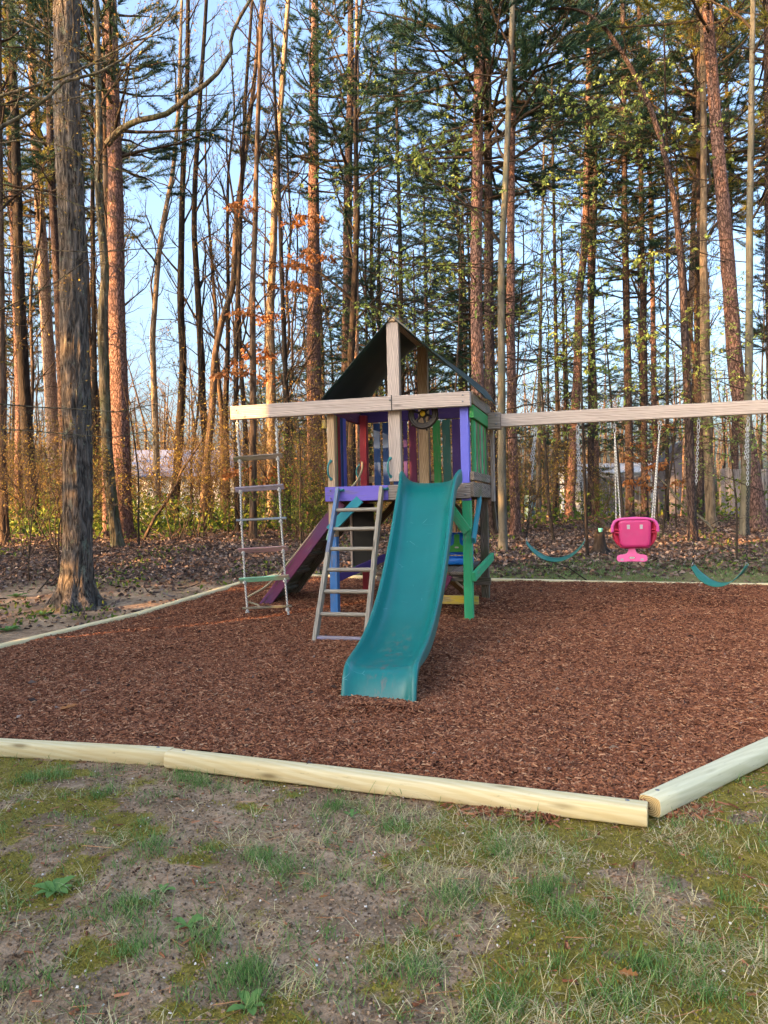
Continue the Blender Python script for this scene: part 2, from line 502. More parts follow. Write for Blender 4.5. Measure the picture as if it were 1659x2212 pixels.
B_OAK = bark('bark_oak', hx('857b71'), hx('171310'), 24, 4.2, 1.0, lichen=hx('7d8573'))
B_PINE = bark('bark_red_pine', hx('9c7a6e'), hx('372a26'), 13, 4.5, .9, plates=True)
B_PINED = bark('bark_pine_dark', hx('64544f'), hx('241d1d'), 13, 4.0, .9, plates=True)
B_DARK = bark('bark_dark', hx('4a4038'), hx('1a1613'), 12, 2.5, .8)
B_MOSS = bark('bark_mossy', hx('7b7361'), hx('29251d'), 12, 2.0, .9, moss=hx('4f5430'), lichen=hx('86907a'))
B_BEECH = bark('bark_smooth', hx('7a7465'), hx('565146'), 7, 1.6, .35, moss=hx('62624c'), lichen=hx('35362f'))
B_SUNLIT = bark('bark_sunlit_plates', hx('c4a48c'), hx('6e5445'), 12, 4.0, .8, plates=True)  # red pine bark lightened, sunlight on the trunk put into the colour
B_SUNLIT_BROWN = bark('bark_sunlit_brown', hx('ab9478'), hx('54463a'), 12, 2.5, .6)  # brown bark lightened, sunlight put into the colour of lit trunks
B_BROWN = bark('bark_brown', hx('7c6856'), hx('332820'), 10, 2.5, .6)
B_LOG = bark('bark_log', hx('8a6a58'), hx('3a2a24'), 6, 6, .7, moss=hx('59592f'))
B_TWIG = bark('bark_twig', hx('54483d'), hx('2b241e'), 20, 6, .3)
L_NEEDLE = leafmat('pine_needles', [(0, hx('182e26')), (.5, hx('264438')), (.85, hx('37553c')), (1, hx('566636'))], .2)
L_SUNLIT = leafmat('pine_needles_sunlit', [(0, hx('566030')), (.5, hx('8a8838')), (1, hx('b8a848'))], .3)  # golden evening sun put into the needle colour
L_NEW = leafmat('new_leaves', [(0, hx('617534')), (.5, hx('7e9046')), (1, hx('9aa65a'))], .3)
L_DEAD = leafmat('dead_leaves', [(0, hx('74452a')), (.5, hx('b0703c')), (1, hx('d09c66'))], .35)
L_BUD = leafmat('buds', [(0, hx('6a5132')), (.6, hx('93773a')), (1, hx('b5a046'))], .3)
L_UNDER = leafmat('undergrowth_leaves', [(0, hx('33491f')), (.5, hx('57702a')), (1, hx('94963a'))], .4)
L_LITTER = leafmat('leaf_litter', [(0, hx('3c2f29')), (.35, hx('5c4a42')), (.7, hx('7d685c')), (.94, hx('9f8c7e')), (1, hx('8c6046'))], .1, .8)
L_GRASS = leafmat('grass_green', [(0, hx('446c2c')), (.5, hx('678c44')), (1, hx('98ac68'))], .35)
L_STRAW = leafmat('grass_dry', [(0, hx('9c8a5e')), (.5, hx('c6b482')), (1, hx('e2d4a8'))], .2, .8)
L_MOSS = leafmat('moss_fuzz', [(0, hx('524c16')), (.5, hx('807628')), (1, hx('aa9c3c'))], .2, .9)
L_MULCH = leafmat('mulch_chips', [(0, hx('4c2b1b')), (.3, hx('71422b')), (.65, hx('8f5a3e')), (.92, hx('a67252')), (1, hx('c29672'))], 0, .8)
L_PEB = leafmat('pebbles', [(0, hx('8a7d70')), (.5, hx('c9c0b2')), (1, hx('e6e0d6'))], 0, .7)
L_SOIL = leafmat('soil_crumbs', [(0, hx('48372a')), (.5, hx('806a54')), (1, hx('ae957c'))], 0, .9)
L_PNEED = leafmat('fallen_needles', [(0, hx('8a5a3a')), (1, hx('b98a62'))], 0, .8)
L_WEED = leafmat('weed_leaves', [(0, hx('4c7838')), (1, hx('7d9f56'))], .3)
# ------------------------------------------------------------------ ground
def axis(parts):
    out = []
    for a, b, n in parts: out.append(np.linspace(a, b, n, endpoint=False))
    return np.concatenate(out + [[parts[-1][1]]])
XS = axis([(-160, -40, 12), (-40, -12, 28), (-12, -3, 45), (-3, 3, 260), (3, 12, 45), (12, 40, 28), (40, 160, 12)])
YS = axis([(-80, -10, 10), (-10, 1.2, 20), (1.2, 4.6, 170), (4.6, 14, 60), (14, 40, 60), (40, 90, 20), (90, 260, 10)])
GX, GYY = np.meshgrid(XS, YS)
GZZ = gz(GX, GYY)
nx, ny = len(XS), len(YS)
gi = (np.arange(ny - 1)[:, None] * nx + np.arange(nx - 1)[None, :])
GF = np.stack((gi, gi + 1, gi + nx + 1, gi + nx), -1).reshape(-1, 4)

def moss_mask(x, y):
    """1 where moss covers the lawn"""
    n = .55 * fbm(np.asarray(x) * 2.1 + 3, np.asarray(y) * 2.1, 21, 4) + .45 * fbm(np.asarray(x) * 6.5 + 1, np.asarray(y) * 6.5, 25, 3)
    bias = .09 * np.clip((np.asarray(x) - .15) / .6, -.75, 1)
    return np.clip((n + bias - .435) / .12, 0, 1)
def straw_mask(x, y):
    n = fbm(np.asarray(x) * 3.4 + 7, np.asarray(y) * 3.4, 33, 3)
    return np.clip((n + .07 * np.clip(np.asarray(x) / .6, -1, 1) - .52) / .1, 0, 1)

def ground_material():
    m, nt, bs = new_mat('ground_soil')
    v = coords(nt, (1, 1, 1), rand=False)
    at_ = nd(nt, 'ShaderNodeAttribute', attribute_name='moss')
    al = nd(nt, 'ShaderNodeAttribute', attribute_name='litter')
    ag = nd(nt, 'ShaderNodeAttribute', attribute_name='green')
    n1 = noise(nt, v, 1.8, 6, .65)
    n2 = noise(nt, v, 14, 6, .7)
    n3 = noise(nt, v, 75, 4, .7)
    mixn = math_(nt, 'ADD', math_(nt, 'MULTIPLY', n2, .6), math_(nt, 'MULTIPLY', n3, .4))
    dirt = ramp(nt, mixn, [(.25, hx('56412f')), (.42, hx('90765a')), (.6, hx('bfa284')), (.8, hx('dcc2a2'))])
    dirt = mixc(nt, ramp(nt, n1, [(.42, .0), (.62, .85)]), dirt, mixc(nt, .6, dirt, hx('4c3828')))
    moss = ramp(nt, mixn, [(.3, hx('50481a')), (.5, hx('857834')), (.72, hx('ad9e4c'))])
    edge = math_(nt, 'ADD', at_.outputs['Fac'], math_(nt, 'MULTIPLY', math_(nt, 'SUBTRACT', n2, .5), 1.3))
    col = mixc(nt, ramp(nt, edge, [(.35, 0.0), (.65, .9)]), dirt, moss)
    lit = ramp(nt, mixn, [(.3, hx('3a2f27')), (.5, hx('5e4f44')), (.75, hx('827060'))])
    col = mixc(nt, al.outputs['Fac'], col, lit)
    grn = ramp(nt, mixn, [(.3, hx('3a4a1e')), (.55, hx('5d6a2e')), (.8, hx('8a8440'))])
    gsel = math_(nt, 'MULTIPLY', ag.outputs['Fac'], ramp(nt, n2, [(.35, .25), (.6, 1.0)]))
    col = mixc(nt, gsel, col, grn)
    lk(nt, col, bs.inputs['Base Color'])
    setp(bs, .95, .1)
    bump(nt, bs, mixn, .9, .03)
    return m
M_GROUND = ground_material()
g = G(); g.add(np.stack((GX, GYY, GZZ), -1).reshape(-1, 3), GF, 0, True)
ground = tag(g.obj('ground', M_GROUND), kind='structure')
gx, gy = GX.ravel(), GYY.ravel()
def attr(me, name, vals):
    a = me.attributes.new(name, 'FLOAT', 'POINT'); a.data.foreach_set('value', np.asarray(vals, np.float32))
strip = np.clip((gy - 10.9) / .3, 0, 1) * np.clip((13.8 + .9 * (fbm(gx * .6, gy * .6, 55) - .5) * 3 - gy) / .8, 0, 1)
litter = np.clip((gy - 11.2 - 1.5 * (fbm(gx * .4, gy * .4, 41) - .3)) / 1.6, 0, 1)
green = strip * .8 * np.clip((gx + 1.5) / 1.0, 0.0, 1) + np.clip((gy - 19) / 3, 0, 1) * np.clip((-gx - 1 + fbm(gx * .3, gy * .3, 44) * 3) / 3, 0.15, .9)
attr(ground.data, 'moss', moss_mask(gx, gy) * np.clip((6 - gy) / .5, 0, 1))
attr(ground.data, 'litter', litter)
attr(ground.data, 'green', green)

# ------------------------------------------------------------------ border timbers and mulch
def gh(u, v): return ground_hit(u, v)[:2]
# outer corners of the bed, on the ground
P_FJ = gh(367, 1664)            # joint between the two front timbers
P_FR = gh(1400, 1793)           # right end of the front timber
P_RC = gh(1420, 1782)           # near end of the right timber
P_R2 = gh(1659, 1652)
dr = (P_R2 - P_RC); dr /= np.linalg.norm(dr)
P_R1 = P_RC + dr * 2.44
P_FL = gh(0, 1638)
dl = (P_FL - P_FJ); dl /= np.linalg.norm(dl)
P_F0 = P_FJ + dl * 2.44
P_LB = gh(528, 1266)            # back left corner
P_LA = gh(0, 1412)
dd = (P_LA - P_LB); dd /= np.linalg.norm(dd)
P_B0 = gh(600, 1251); P_B1 = gh(1659, 1274)
db = (P_B1 - P_B0); db /= np.linalg.norm(db)
P_BR = P_B1 + db * 2.2
P_R3 = P_R1 + np.array((.62, .78)) * 2.44
P_L3 = P_LB + dd * 7.32

def timber(name, a, b, label, mat, lift=0.0, W=.112, H=.092, screws=(0, 1)):
    a = np.asarray(a, float); b = np.asarray(b, float)
    za = float(gz(*a)) - .006 + lift; zb = float(gz(*b)) - .006 + lift
    d = np.array((b[0] - a[0], b[1] - a[1], zb - za)); L = np.linalg.norm(d); d /= L
    side = np.cross((0, 0, 1), d); side /= np.linalg.norm(side); up = np.cross(d, side)
    prof = []
    for k in range(20):          # flat top and bottom, rounded sides
        t = 2 * math.pi * k / 20
        c, s_ = math.cos(t), math.sin(t)
        prof.append((W / 2 * math.copysign(abs(c) ** .62, c), H / 2 * math.copysign(abs(s_) ** .36, s_)))
    prof = np.array(prof); n = len(prof)
    k = 14
    V = []
    for i in range(k):
        x = L * (i / (k - 1) - .5)
        wob = 1 + .02 * math.sin(i * 2.1 + a[0] * 3) + .012 * math.sin(i * 4.7 + a[1])
        V.append(np.column_stack((np.full(n, x), prof[:, 0] * wob, prof[:, 1])))
    # chamfered ends
    V = [V[0] * (1, .94, .94)] + [V[0] + (.006, 0, 0)] + V[1:-1] + [V[-1] - (.006, 0, 0)] + [V[-1] * (1, .94, .94)]
    k = len(V)
    gg = G()
    ii = np.arange(k - 1)[:, None] * n; jj = np.arange(n)[None, :]; j2 = (jj + 1) % n
    gg.add(np.concatenate(V), np.stack((ii + jj, ii + jj + 0 * j2 + (j2 - jj), ii + n + j2, ii + n + jj), -1).reshape(-1, 4), 0, True)
    gg.add(V[0], [list(range(n))[::-1]], 1); gg.add(V[-1], [list(range(n))], 1)
    c = (np.array((*a, za)) + np.array((*b, zb))) / 2 + np.array((0, 0, H / 2))
    M = Matrix(((d[0], side[0], up[0], c[0]), (d[1], side[1], up[1], c[1]), (d[2], side[2], up[2], c[2]), (0, 0, 0, 1)))
    o = tag(gg.obj(name, [mat, W_END], None, M), label, 'timber', 'landscape timbers round the mulch bed')
    for e in screws:
        sg = G()
        x = (-1 if e == 0 else 1) * (L / 2 - .085)
        sg.tube([(x, .012, H / 2 - .004), (x, .012, H / 2 + .002), (x, .012, H / 2 + .0035)], [.0095, .0095, .006], 10, 0, True)
        put(bpy.data.objects.new('bolt_head', sg.mesh('bolt_head', M_BOLT)), o, M)
    return o

def chain_timbers(a, b, n, labels, mat, L=2.44):
    a = np.asarray(a); b = np.asarray(b); d = (b - a) / np.linalg.norm(b - a)
    tot = np.linalg.norm(b - a)
    for i in range(n):
        s0 = tot * i / n + .008; s1 = tot * (i + 1) / n - .008
        timber('landscape_timber', a + d * s0, a + d * s1, labels[i], mat, lift=.004 * (i % 2))

timber('landscape_timber', P_FJ + .02 * dl * 0 + np.array((.0, .0)), P_FR, 'long pale timber across the front of the mulch bed, bolt head near its right end', W_TIMBER, lift=.012)
timber('landscape_timber', P_F0 + dl * 0 + np.array((0, .055)), P_FJ + np.array((-.010, .058)), 'front left timber running out of the picture, butted against the longer front timber', W_TIMBER)
timber('landscape_timber', P_RC + dr * .0 + np.array((-.02, .035)), P_R1 + np.array((.01, .06)), 'greenish pale timber angling away from the front right corner, ringed end grain showing', W_TIMBER2, lift=.015)
chain_timbers(P_R1 + np.array((.03, .09)), P_R3, 1, ['pale timber beyond the greenish one on the right side of the bed'], W_TIMBER2)
chain_timbers(P_R3, P_BR, 1, ['pale timber closing the back right side of the bed'], W_TIMBER)
chain_timbers(P_LB, P_L3, 3, ['pale timber beside the rope ladder, at the back left corner of the bed',
                             'pale timber in front of the big gray oak trunk',
                             'pale timber at the left edge, nearest of those along the left side'], W_TIMBER)
nb = 3
bl_lab = ['pale timber behind the tower, back left of the mulch bed', 'pale back timber between the tower post and the left belt swing', 'pale back timber below the pink bucket swing and the right belt swing']
chain_timbers(P_B0, P_BR, 4, bl_lab + ['pale back timber running out past the right belt swing'], W_TIMBER)
chain_timbers(P_LB + db * .06, P_B0 - db * .01, 1, ['short pale timber piece closing the back left corner behind the climbing ramp'], W_TIMBER)

BED = np.array([P_F0 + (0, .06), P_FJ + (0, .06), P_FR, P_RC, P_R1, P_R3, P_BR, P_B0, P_LB, P_L3])
def inside(x, y, poly):
    x = np.asarray(x); y = np.asarray(y); r = np.zeros(x.shape, bool)
    n = len(poly)
    for i in range(n):
        x0, y0 = poly[i]; x1, y1 = poly[(i + 1) % n]
        c = ((y0 > y) != (y1 > y)) & (x < (x1 - x0) * (y - y0) / ((y1 - y0) + 1e-12) + x0)
        r ^= c
    return r
SL_END = np.array((-.11, 5.22))
def mz(x, y):
    """top of the mulch"""
    x = np.asarray(x, float); y = np.asarray(y, float)
    m = gz0(x, y) + .062 + .06 * (fbm(x * .9, y * .9, 61, 3) - .5) + .03 * (fbm(x * 4, y * 4, 62, 3) - .5)
    m = m + .062 * np.exp(-(((x - SL_END[0]) / .40) ** 2 + ((y - SL_END[1] + .14) / .14) ** 2)) * (.7 + .6 * fbm(x * 9, y * 9, 66, 2))
    m = m - .04 * np.exp(-(((x - .45) / .3) ** 2 + ((y - 5.9) / .5) ** 2))
    return m
mxs = np.arange(-6.2, 8.5, .05); mys = np.arange(3.0, 13.6, .05)
MX, MY = np.meshgrid(mxs, mys)
ins = inside(MX, MY, BED)
idx = -np.ones(ins.shape, int); idx[ins] = np.arange(ins.sum())
q = ins[:-1, :-1] & ins[1:, :-1] & ins[:-1, 1:] & ins[1:, 1:]
F = np.stack((idx[:-1, :-1][q], idx[:-1, 1:][q], idx[1:, 1:][q], idx[1:, :-1][q]), -1)
def mulch_material():
    m, nt, bs = new_mat('mulch_base')
    v = coords(nt, (1, 1, 1), rand=False)
    n = math_(nt, 'ADD', math_(nt, 'MULTIPLY', noise(nt, v, 60, 3, .6), .7), math_(nt, 'MULTIPLY', noise(nt, v, 2.2, 3), .3))
    lk(nt, ramp(nt, n, [(.3, hx('3a2014')), (.5, hx('5f3623')), (.7, hx('83503a'))]), bs.inputs['Base Color'])
    setp(bs, .9, .1); bump(nt, bs, n, 1.0, .03)
    return m
g = G(); g.add(np.column_stack((MX[ins], MY[ins], mz(MX[ins], MY[ins]) - .006)), F, 0, True)
tag(g.obj('mulch_bed', mulch_material()), kind='structure')

def sample_view(n, y0, y1, k=1.0, pad=.35, half=.52):
    """points on the plan that the camera sees, denser near it (pdf of y ~ y^-k per area)"""
    yy = np.linspace(y0, y1, 400); w = yy ** (1 - k); w /= w.sum()
    y = rng.choice(yy, n, p=w) + rng.random(n) * (yy[1] - yy[0])
    x = (rng.random(n) * 2 - 1) * (half * y + pad)
    return x, y

def chips(n, L, W, H, x, y, zf, mat, name, pitch=.45, kind='stuff', lift=.004):
    """short split pieces of wood lying every way"""
    L = L * (.45 + .9 * rng.random(n)); W = W * (.5 + rng.random(n)); H = H * (.5 + rng.random(n))
    yaw = rng.random(n) * 2 * math.pi; pt = (rng.random(n) - .5) * 2 * pitch; rl = (rng.random(n) - .5) * 1.2
    base = np.array([(-.5, -.5, 0), (-.5, .5, 0), (.5, .35, 0), (.5, -.35, 0), (-.42, 0, 1), (.42, .1, .8)])
    V = base[None] * np.stack((L, W, H), -1)[:, None, :]
    cr, sr = np.cos(rl)[:, None], np.sin(rl)[:, None]
    Y, Z = V[..., 1] * cr - V[..., 2] * sr, V[..., 1] * sr + V[..., 2] * cr
    cp, sp = np.cos(pt)[:, None], np.sin(pt)[:, None]
    X, Z = V[..., 0] * cp - Z * sp, V[..., 0] * sp + Z * cp
    cy, sy = np.cos(yaw)[:, None], np.sin(yaw)[:, None]
    X, Y = X * cy - Y * sy, X * sy + Y * cy
    P = np.stack((X + x[:, None], Y + y[:, None], Z + (zf(x, y) + lift + rng.random(n) * .008)[:, None]), -1)
    b = np.arange(n)[:, None] * 6
    q4 = np.array([(0, 3, 5, 4), (1, 4, 5, 2)]); t3 = np.array([(0, 4, 1), (3, 2, 5)])
    gg = G()
    gg.add(P.reshape(-1, 3), (b[:, None, :] + q4[None]).reshape(-1, 4))
    gg.f.append(((b[:, None, :] + t3[None]).reshape(-1, 3), 0, False))
    return tag(gg.obj(name, mat), kind=kind)
x, y = sample_view(430000, 3.3, 13.5, 1.3, .9, .60)
k = inside(x, y, BED)
for sx_, sy_ in ((.07, 0), (-.07, 0), (0, .06), (0, -.06)): k &= inside(x + sx_, y + sy_, BED)
x, y = x[k], y[k]
chips(len(x), .036, .0078, .005, x, y, mz, L_MULCH, 'mulch_chips')
# chips spilled outside the timbers
sp_x, sp_y = [], []
for (u, v, r, n) in ((1470, 1755, .13, 260), (1060, 1755, .12, 130), (1150, 1772, .10, 60), (930, 1722, .1, 30)):
    c = gh(u, v); sp_x.append(c[0] + rng.normal(0, r * .6, n)); sp_y.append(c[1] + rng.normal(0, r * .35, n))
sp_x = np.concatenate(sp_x); sp_y = np.concatenate(sp_y)
chips(len(sp_x), .05, .011, .006, sp_x, sp_y, gz, L_MULCH, 'spilled_mulch_chips')

# ------------------------------------------------------------------ playset frame of reference
TH = R(16)
A = np.array((math.cos(TH), -math.sin(TH), 0)); B = np.array((math.sin(TH), math.cos(TH), 0)); ZU = np.array((0, 0, 1.0))
O = np.array((-.628, 9.303, 0))
W_T, D_T = 1.642, 1.40
def lp(i, j, z): return O + A * i + B * j + ZU * z
def on_plane(u, v, j):
    """(i, z) where the sight line through (u, v) meets the plane at depth j of the playset"""
    d = ray(u, v); c = np.array((0, 0, CH))
    t = (B @ (O - c) + j) / (B @ d)
    p = c + d * t
    return float(A @ (p - O)), float(p[2])

PS = thing('wooden_playset', (*lp(.82, .7, 0)[:2], .1), 'weathered multicoloured wooden play tower with a green tarp roof, teal slide and long swing beam', 'playset')
def bd(name, p, q, wdir, W, T, mat, parent=None, **k):
    return board(name, lp(*p), lp(*q), wdir, W, T, mat, parent or PS, **k)

# posts
bd('post', (1.64, .05, .0), (1.64, .05, 1.50), A, .10, .10, P_GREEN)['label'] = 'mint green post bare at its foot'
bd('post', (1.635, .05, 1.502), (1.635, .05, 2.58), A, .098, .098, P_PERI)['label'] = 'periwinkle blue upper corner post'
bd('post', (0, .05, .0), (0, .05, 1.10), A, .095, .095, P_BLUE)['label'] = 'blue painted lower left post'
bd('post', (0, .05, 1.102), (0, .05, 2.58), A, .093, .093, W_WARM)['label'] = 'bare wood upper left post'
bd('post', (0, D_T - .05, .1), (0, D_T - .05, 2.72), A, .095, .095, P_RED)['label'] = 'red back left post'
bd('post', (1.64, D_T - .05, .1), (1.64, D_T - .05, 2.72), A, .10, .10, W_OLD)['label'] = 'mossy gray back right post'
bd('roof_post', (.80, .045, 1.75), (.80, .045, 3.63), A, .145, .088, W_NAT)['label'] = 'tall bare wood centre post up to the ridge'
bd('roof_post', (.85, D_T - .045, 1.75), (.85, D_T - .045, 3.60), A, .135, .088, W_WARM)
bd('ridge_beam', (.80, -.02, 3.66), (.80, D_T + .02, 3.66), A, .09, .05, W_WARM)
# horizontal beams
bd('top_beam', (-1.282, -.047, 2.662), (1.724, -.047, 2.662), ZU, .165, .09, W_NAT)['label'] = 'long top beam whose left end carries the rope ladder'
bd('beam_strap', (.80, -.094, 2.57), (.80, -.094, 2.755), A, .012, .004, M_DARKP, bev=0)
bd('side_beam', (1.72, -.0, 2.685), (1.72, D_T, 2.685), ZU, .14, .05, W_MOSSY)
bd('side_beam', (1.722, .0, 2.525), (1.722, D_T, 2.525), ZU, .145, .05, P_GREEN2)['label'] = 'green side rail below the roof'
bd('side_beam', (-.075, .0, 2.675), (-.075, D_T, 2.675), ZU, .14, .05, P_MAROON)
bd('beam_end', (-.085, -.0, 2.47), (-.085, .05, 2.47), ZU, .1, .05, P_YELLOW_SUN)  # bare beam end, the sun on it put in as yellow
bd('back_rail', (-.05, D_T + .02, 2.70), (1.70, D_T + .02, 2.70), ZU, .145, .038, P_PURPLE)
bd('back_rail', (-.05, D_T + .02, 1.84), (1.70, D_T + .02, 1.84), ZU, .09, .038, W_WARM)
# deck edge
bd('deck_board', (-.07, -.021, 1.617), (.72, -.021, 1.617), ZU, .175, .04, P_VIOLET)['label'] = 'violet front deck board'
bd('deck_board', (.722, -.021, 1.617), (1.70, -.021, 1.617), ZU, .175, .04, W_GRAY)
bd('deck_board', (1.715, -.04, 1.628), (1.715, D_T + .1, 1.634), ZU, .17, .045, W_MOSSY)
bd('deck_board', (1.715, .0, 1.785), (1.715, D_T + .1, 1.79), ZU, .10, .045, W_MOSSY)
bd('deck_board', (-.07, .0, 1.617), (-.07, D_T, 1.617), ZU, .175, .04, W_OLD)
bd('deck_board', (-.05, D_T + .021, 1.617), (1.69, D_T + .021, 1.617), ZU, .175, .04, W_OLD)
for k in range(9):
    j = .075 + k * .155
    bd('floor_board', (-.04, j, 1.672), (1.69, j, 1.672), B, .147, .034, W_DECK)
for i in (.3, 1.3): bd('joist', (i, .0, 1.60), (i, D_T, 1.60), ZU, .09, .038, W_OLD)
# back wall slats
for xc, wpx, mt in ((565, 13, P_NAVY), (637, 13, P_NAVY), (720, 13, P_NAVY), (795, 7.5, P_PURPLE), (855, 14, P_MAROON), (947, 22.5, P_PLUM), (1053, 14, P_GREEN2), (1131, 15, P_DTEAL), (1210, 16, P_PURPLE)):
    u = (1200 + xc / 2.074) / 1.8083
    i, _ = on_plane(u, 970, D_T - .03)
    bd('slat', (i, D_T - .02 + rng.random() * .006, 1.72), (i + .004 * rng.normal(), D_T - .02, 2.60 + .02 * rng.random()), A, wpx * 1.14 * 10.45 / FPX, .02, mt)
# left wall slats (front part only, the rest is the way in from the ramp)
for j, mt in ((.16, P_MAROON), (.27, P_GREEN2), (.38, P_RED), (.49, P_NAVY), (.60, P_PERI)):
    bd('slat', (-.03, j, 1.70), (-.03, j, 2.60), B, .085 if mt is not P_PERI else .11, .02, mt)
# right wall slats
for k, mt in enumerate((P_GREEN2, P_GREEN, W_MOSSY, P_GREEN2, W_MOSSY, P_GREEN, W_MOSSY, P_GREEN2, W_OLD)):
    j = .15 + k * .135
    bd('slat', (1.705, j, 1.84), (1.705, j, 2.45), B, .09, .02, mt)
bd('side_post', (1.765, D_T - .04, 1.50), (1.765, D_T - .04, 2.62), B, .09, .045, W_GRAY)
# braces
def brace(u0, v0, u1, v1, j, mat, W=.11):
    a = on_plane(u0, v0, j); b = on_plane(u1, v1, j)
    return bd('brace', (a[0], j, a[1]), (b[0], j, b[1]), ZU, W, .04, mat)
brace(1010, 1149, 966, 1088, -.022, P_GREEN)['label'] = 'green knee brace beside the slide'
brace(712, 1146, 778, 1078, -.022, P_TEAL)['label'] = 'teal knee brace behind the ladder'
bd('brace', (1.72, -.04, 1.04), (1.72, .5, 1.54), ZU, .09, .04, P_TEAL)['label'] = 'teal and green side knee brace'
bd('brace', (1.75, D_T + .28, 1.10), (1.75, D_T + .02, 1.55), B, .09, .04, W_OLD)
bd('brace', (1.61, D_T - .06, 1.08), (1.16, D_T - .06, 1.53), ZU, .09, .04, W_OLD)
bd('brace', (.03, D_T - .06, 1.08), (.46, D_T - .06, 1.53), ZU, .09, .04, W_OLD)
bd('brace', (-.06, .02, 1.04), (-.06, .32, 1.42), ZU, .10, .04, P_MINT)
# chalkboard and the painted board beside it
bd('chalkboard', (.155, .75, .70), (.155, .75, 1.50), A, .30, .015, M_CHALK)['label'] = 'black chalkboard panel under the deck'
bd('slat', (-.005, .74, .66), (-.005, .74, 1.5), A, .03, .03, W_NAT)
bd('slat', (.022, .76, .66), (.022, .76, 1.5), A, .022, .03, P_GREEN2)
bd('bench_brace', (.03, .1, .60), (.40, .9, .80), ZU, .09, .035, P_PURPLE)
# benches and the table under the deck
for n, i in enumerate((1.50, 1.318, 1.136, .954, .772, .59)):
    bd('table_plank', (i, .10, .655), (i, D_T - .06, .70), A, .174, .035, W_OLD if n % 2 else W_DECK)
bd('table_brace', (1.40, .12, .63), (1.20, .12, .30), A, .09, .035, P_MAROON)
bd('table_brace', (1.34, .16, .63), (1.50, .9, .30), A, .09, .035, W_WARM)
bd('table_bearer', (.5, .16, .60), (1.60, .16, .60), ZU, .085, .035, W_DECK)
bd('seat_board', (.85, .12, .345), (1.74, .12, .345), ZU, .10, .04, P_YELLOW_SUN)['label'] = 'low bench board with yellow paint'
bd('seat_board', (.75, .0, .30), (1.60, .4, .30), ZU, .04, .04, W_OLD)
bd('bench_rail', (1.715, -.03, .625), (1.715, D_T + .08, .765), ZU, .105, .045, P_GREEN)['label'] = 'green bench rail along the right side'
bd('bench_rail', (1.0, D_T - .12, .455), (1.72, D_T - .12, .455), ZU, .10, .04, W_OLD)
bd('bench_rail', (1.0, D_T - .02, .60), (1.60, D_T - .02, .60), ZU, .09, .04, W_OLD)
# bolts
for p in ((.0, -.044, 1.66), (.0, -.044, 1.57), (1.64, -.044, 1.66), (1.64, -.044, 1.57), (1.53, -.046, 1.13), (1.6, -.046, 1.06), (.05, -.046, 1.13),
          (-1.2, -.094, 2.69), (.78, -.094, 2.7), (1.64, -.094, 2.70), (1.64, -.094, 2.63)):
    c = lp(*p); gg = G(); gg.tube([c, c - B * .004, c - B * .007], [.011, .011, .006], 8, 0, True)
    gg.obj('bolt', M_BOLT, PS, origin=c)

# tarp roof: two slopes over the ridge, a little slack, edges hanging
def tarp():
    n, mq = 41, 15
    V = np.zeros((mq, n, 3))
    for a in range(mq):
        fj = a / (mq - 1); j = -.03 + fj * (D_T + .10)
        for b in range(n):
            s = b / (n - 1) * 2 - 1                     # -1 left eave, 0 ridge, 1 right eave
            e = abs(s)
            i = .80 + (-.90 if s < 0 else .98) * e ** .97
            z = 3.688 - (.905 + (.06 if s < 0 else -.10) * fj) * e
            sag = .045 * math.sin(math.pi * min(1, e)) * math.sin(math.pi * fj)
            bow = (.10 if s < 0 else .03) * fj ** 3 * math.sin(math.pi * min(1, e * 1.02))
            wr = .010 * math.sin(9 * fj + 7 * e) * e + .008 * math.sin(23 * fj + 3 * s) * e
            if e > .93: z -= (.10 if s > 0 else .05) * (e - .93) / .07 * (.4 + .6 * fj) ; i += (.0 if s < 0 else .03) * (e - .93) / .07
            V[a, b] = lp(i, j, z - sag + bow + wr)
    gi = np.arange(mq - 1)[:, None] * n + np.arange(n - 1)[None]
    gg = G(); gg.add(V.reshape(-1, 3), np.stack((gi, gi + 1, gi + n + 1, gi + n), -1).reshape(-1, 4), 0, True)
    o = gg.obj('roof_tarp', M_TARP, PS, origin=lp(.8, .7, 3.4))
    md = o.modifiers.new('solid', 'SOLIDIFY'); md.thickness = .008
    o['label'] = 'dark green tarp roof slung over the ridge'
tarp()

# toy ship wheel behind the top beam
wi, wz = on_plane(913.8, 886, .10)
wz -= .045; wc = lp(wi, .10, wz)
wheel = G()
for r0, rt in ((.162, .022), (.122, .014)):
    t = np.linspace(0, 2 * math.pi, 33)
    ring = wc + r0 * (np.cos(t)[:, None] * A + np.sin(t)[:, None] * ZU)
    wheel.tube(ring, rt, 8, 0, ref=B)
t = np.linspace(0, 2 * math.pi, 33)
for off in (-.012, .012):
    ri = wc + B * off + .128 * (np.cos(t)[:, None] * A + np.sin(t)[:, None] * ZU); ro = wc + B * off + .160 * (np.cos(t)[:, None] * A + np.sin(t)[:, None] * ZU)
    i_ = np.arange(32)[:, None]; wheel.add(np.concatenate((ri, ro)), np.hstack((i_, i_ + 1, i_ + 34, i_ + 33)), 0, True)
steer = wheel.obj('ship_wheel', M_WHEEL, PS, origin=wc); steer['label'] = 'brown toy ship wheel with yellow hub'
for k in range(6):
    a_ = R(30 + 60 * k + 12); d_ = math.cos(a_) * A + math.sin(a_) * ZU
    gg = G(); gg.tube([wc + d_ * .03, wc + d_ * .08, wc + d_ * .13], [.018, .013, .016], 8); gg.obj('spoke', M_WHEEL, steer, origin=wc + d_ * .08)
    gg = G(); gg.tube([wc + d_ * .17, wc + d_ * .19, wc + d_ * .205], [.010, .014, .006], 8, 0, True); gg.obj('peg', M_WHEEL, steer, origin=wc + d_ * .19)
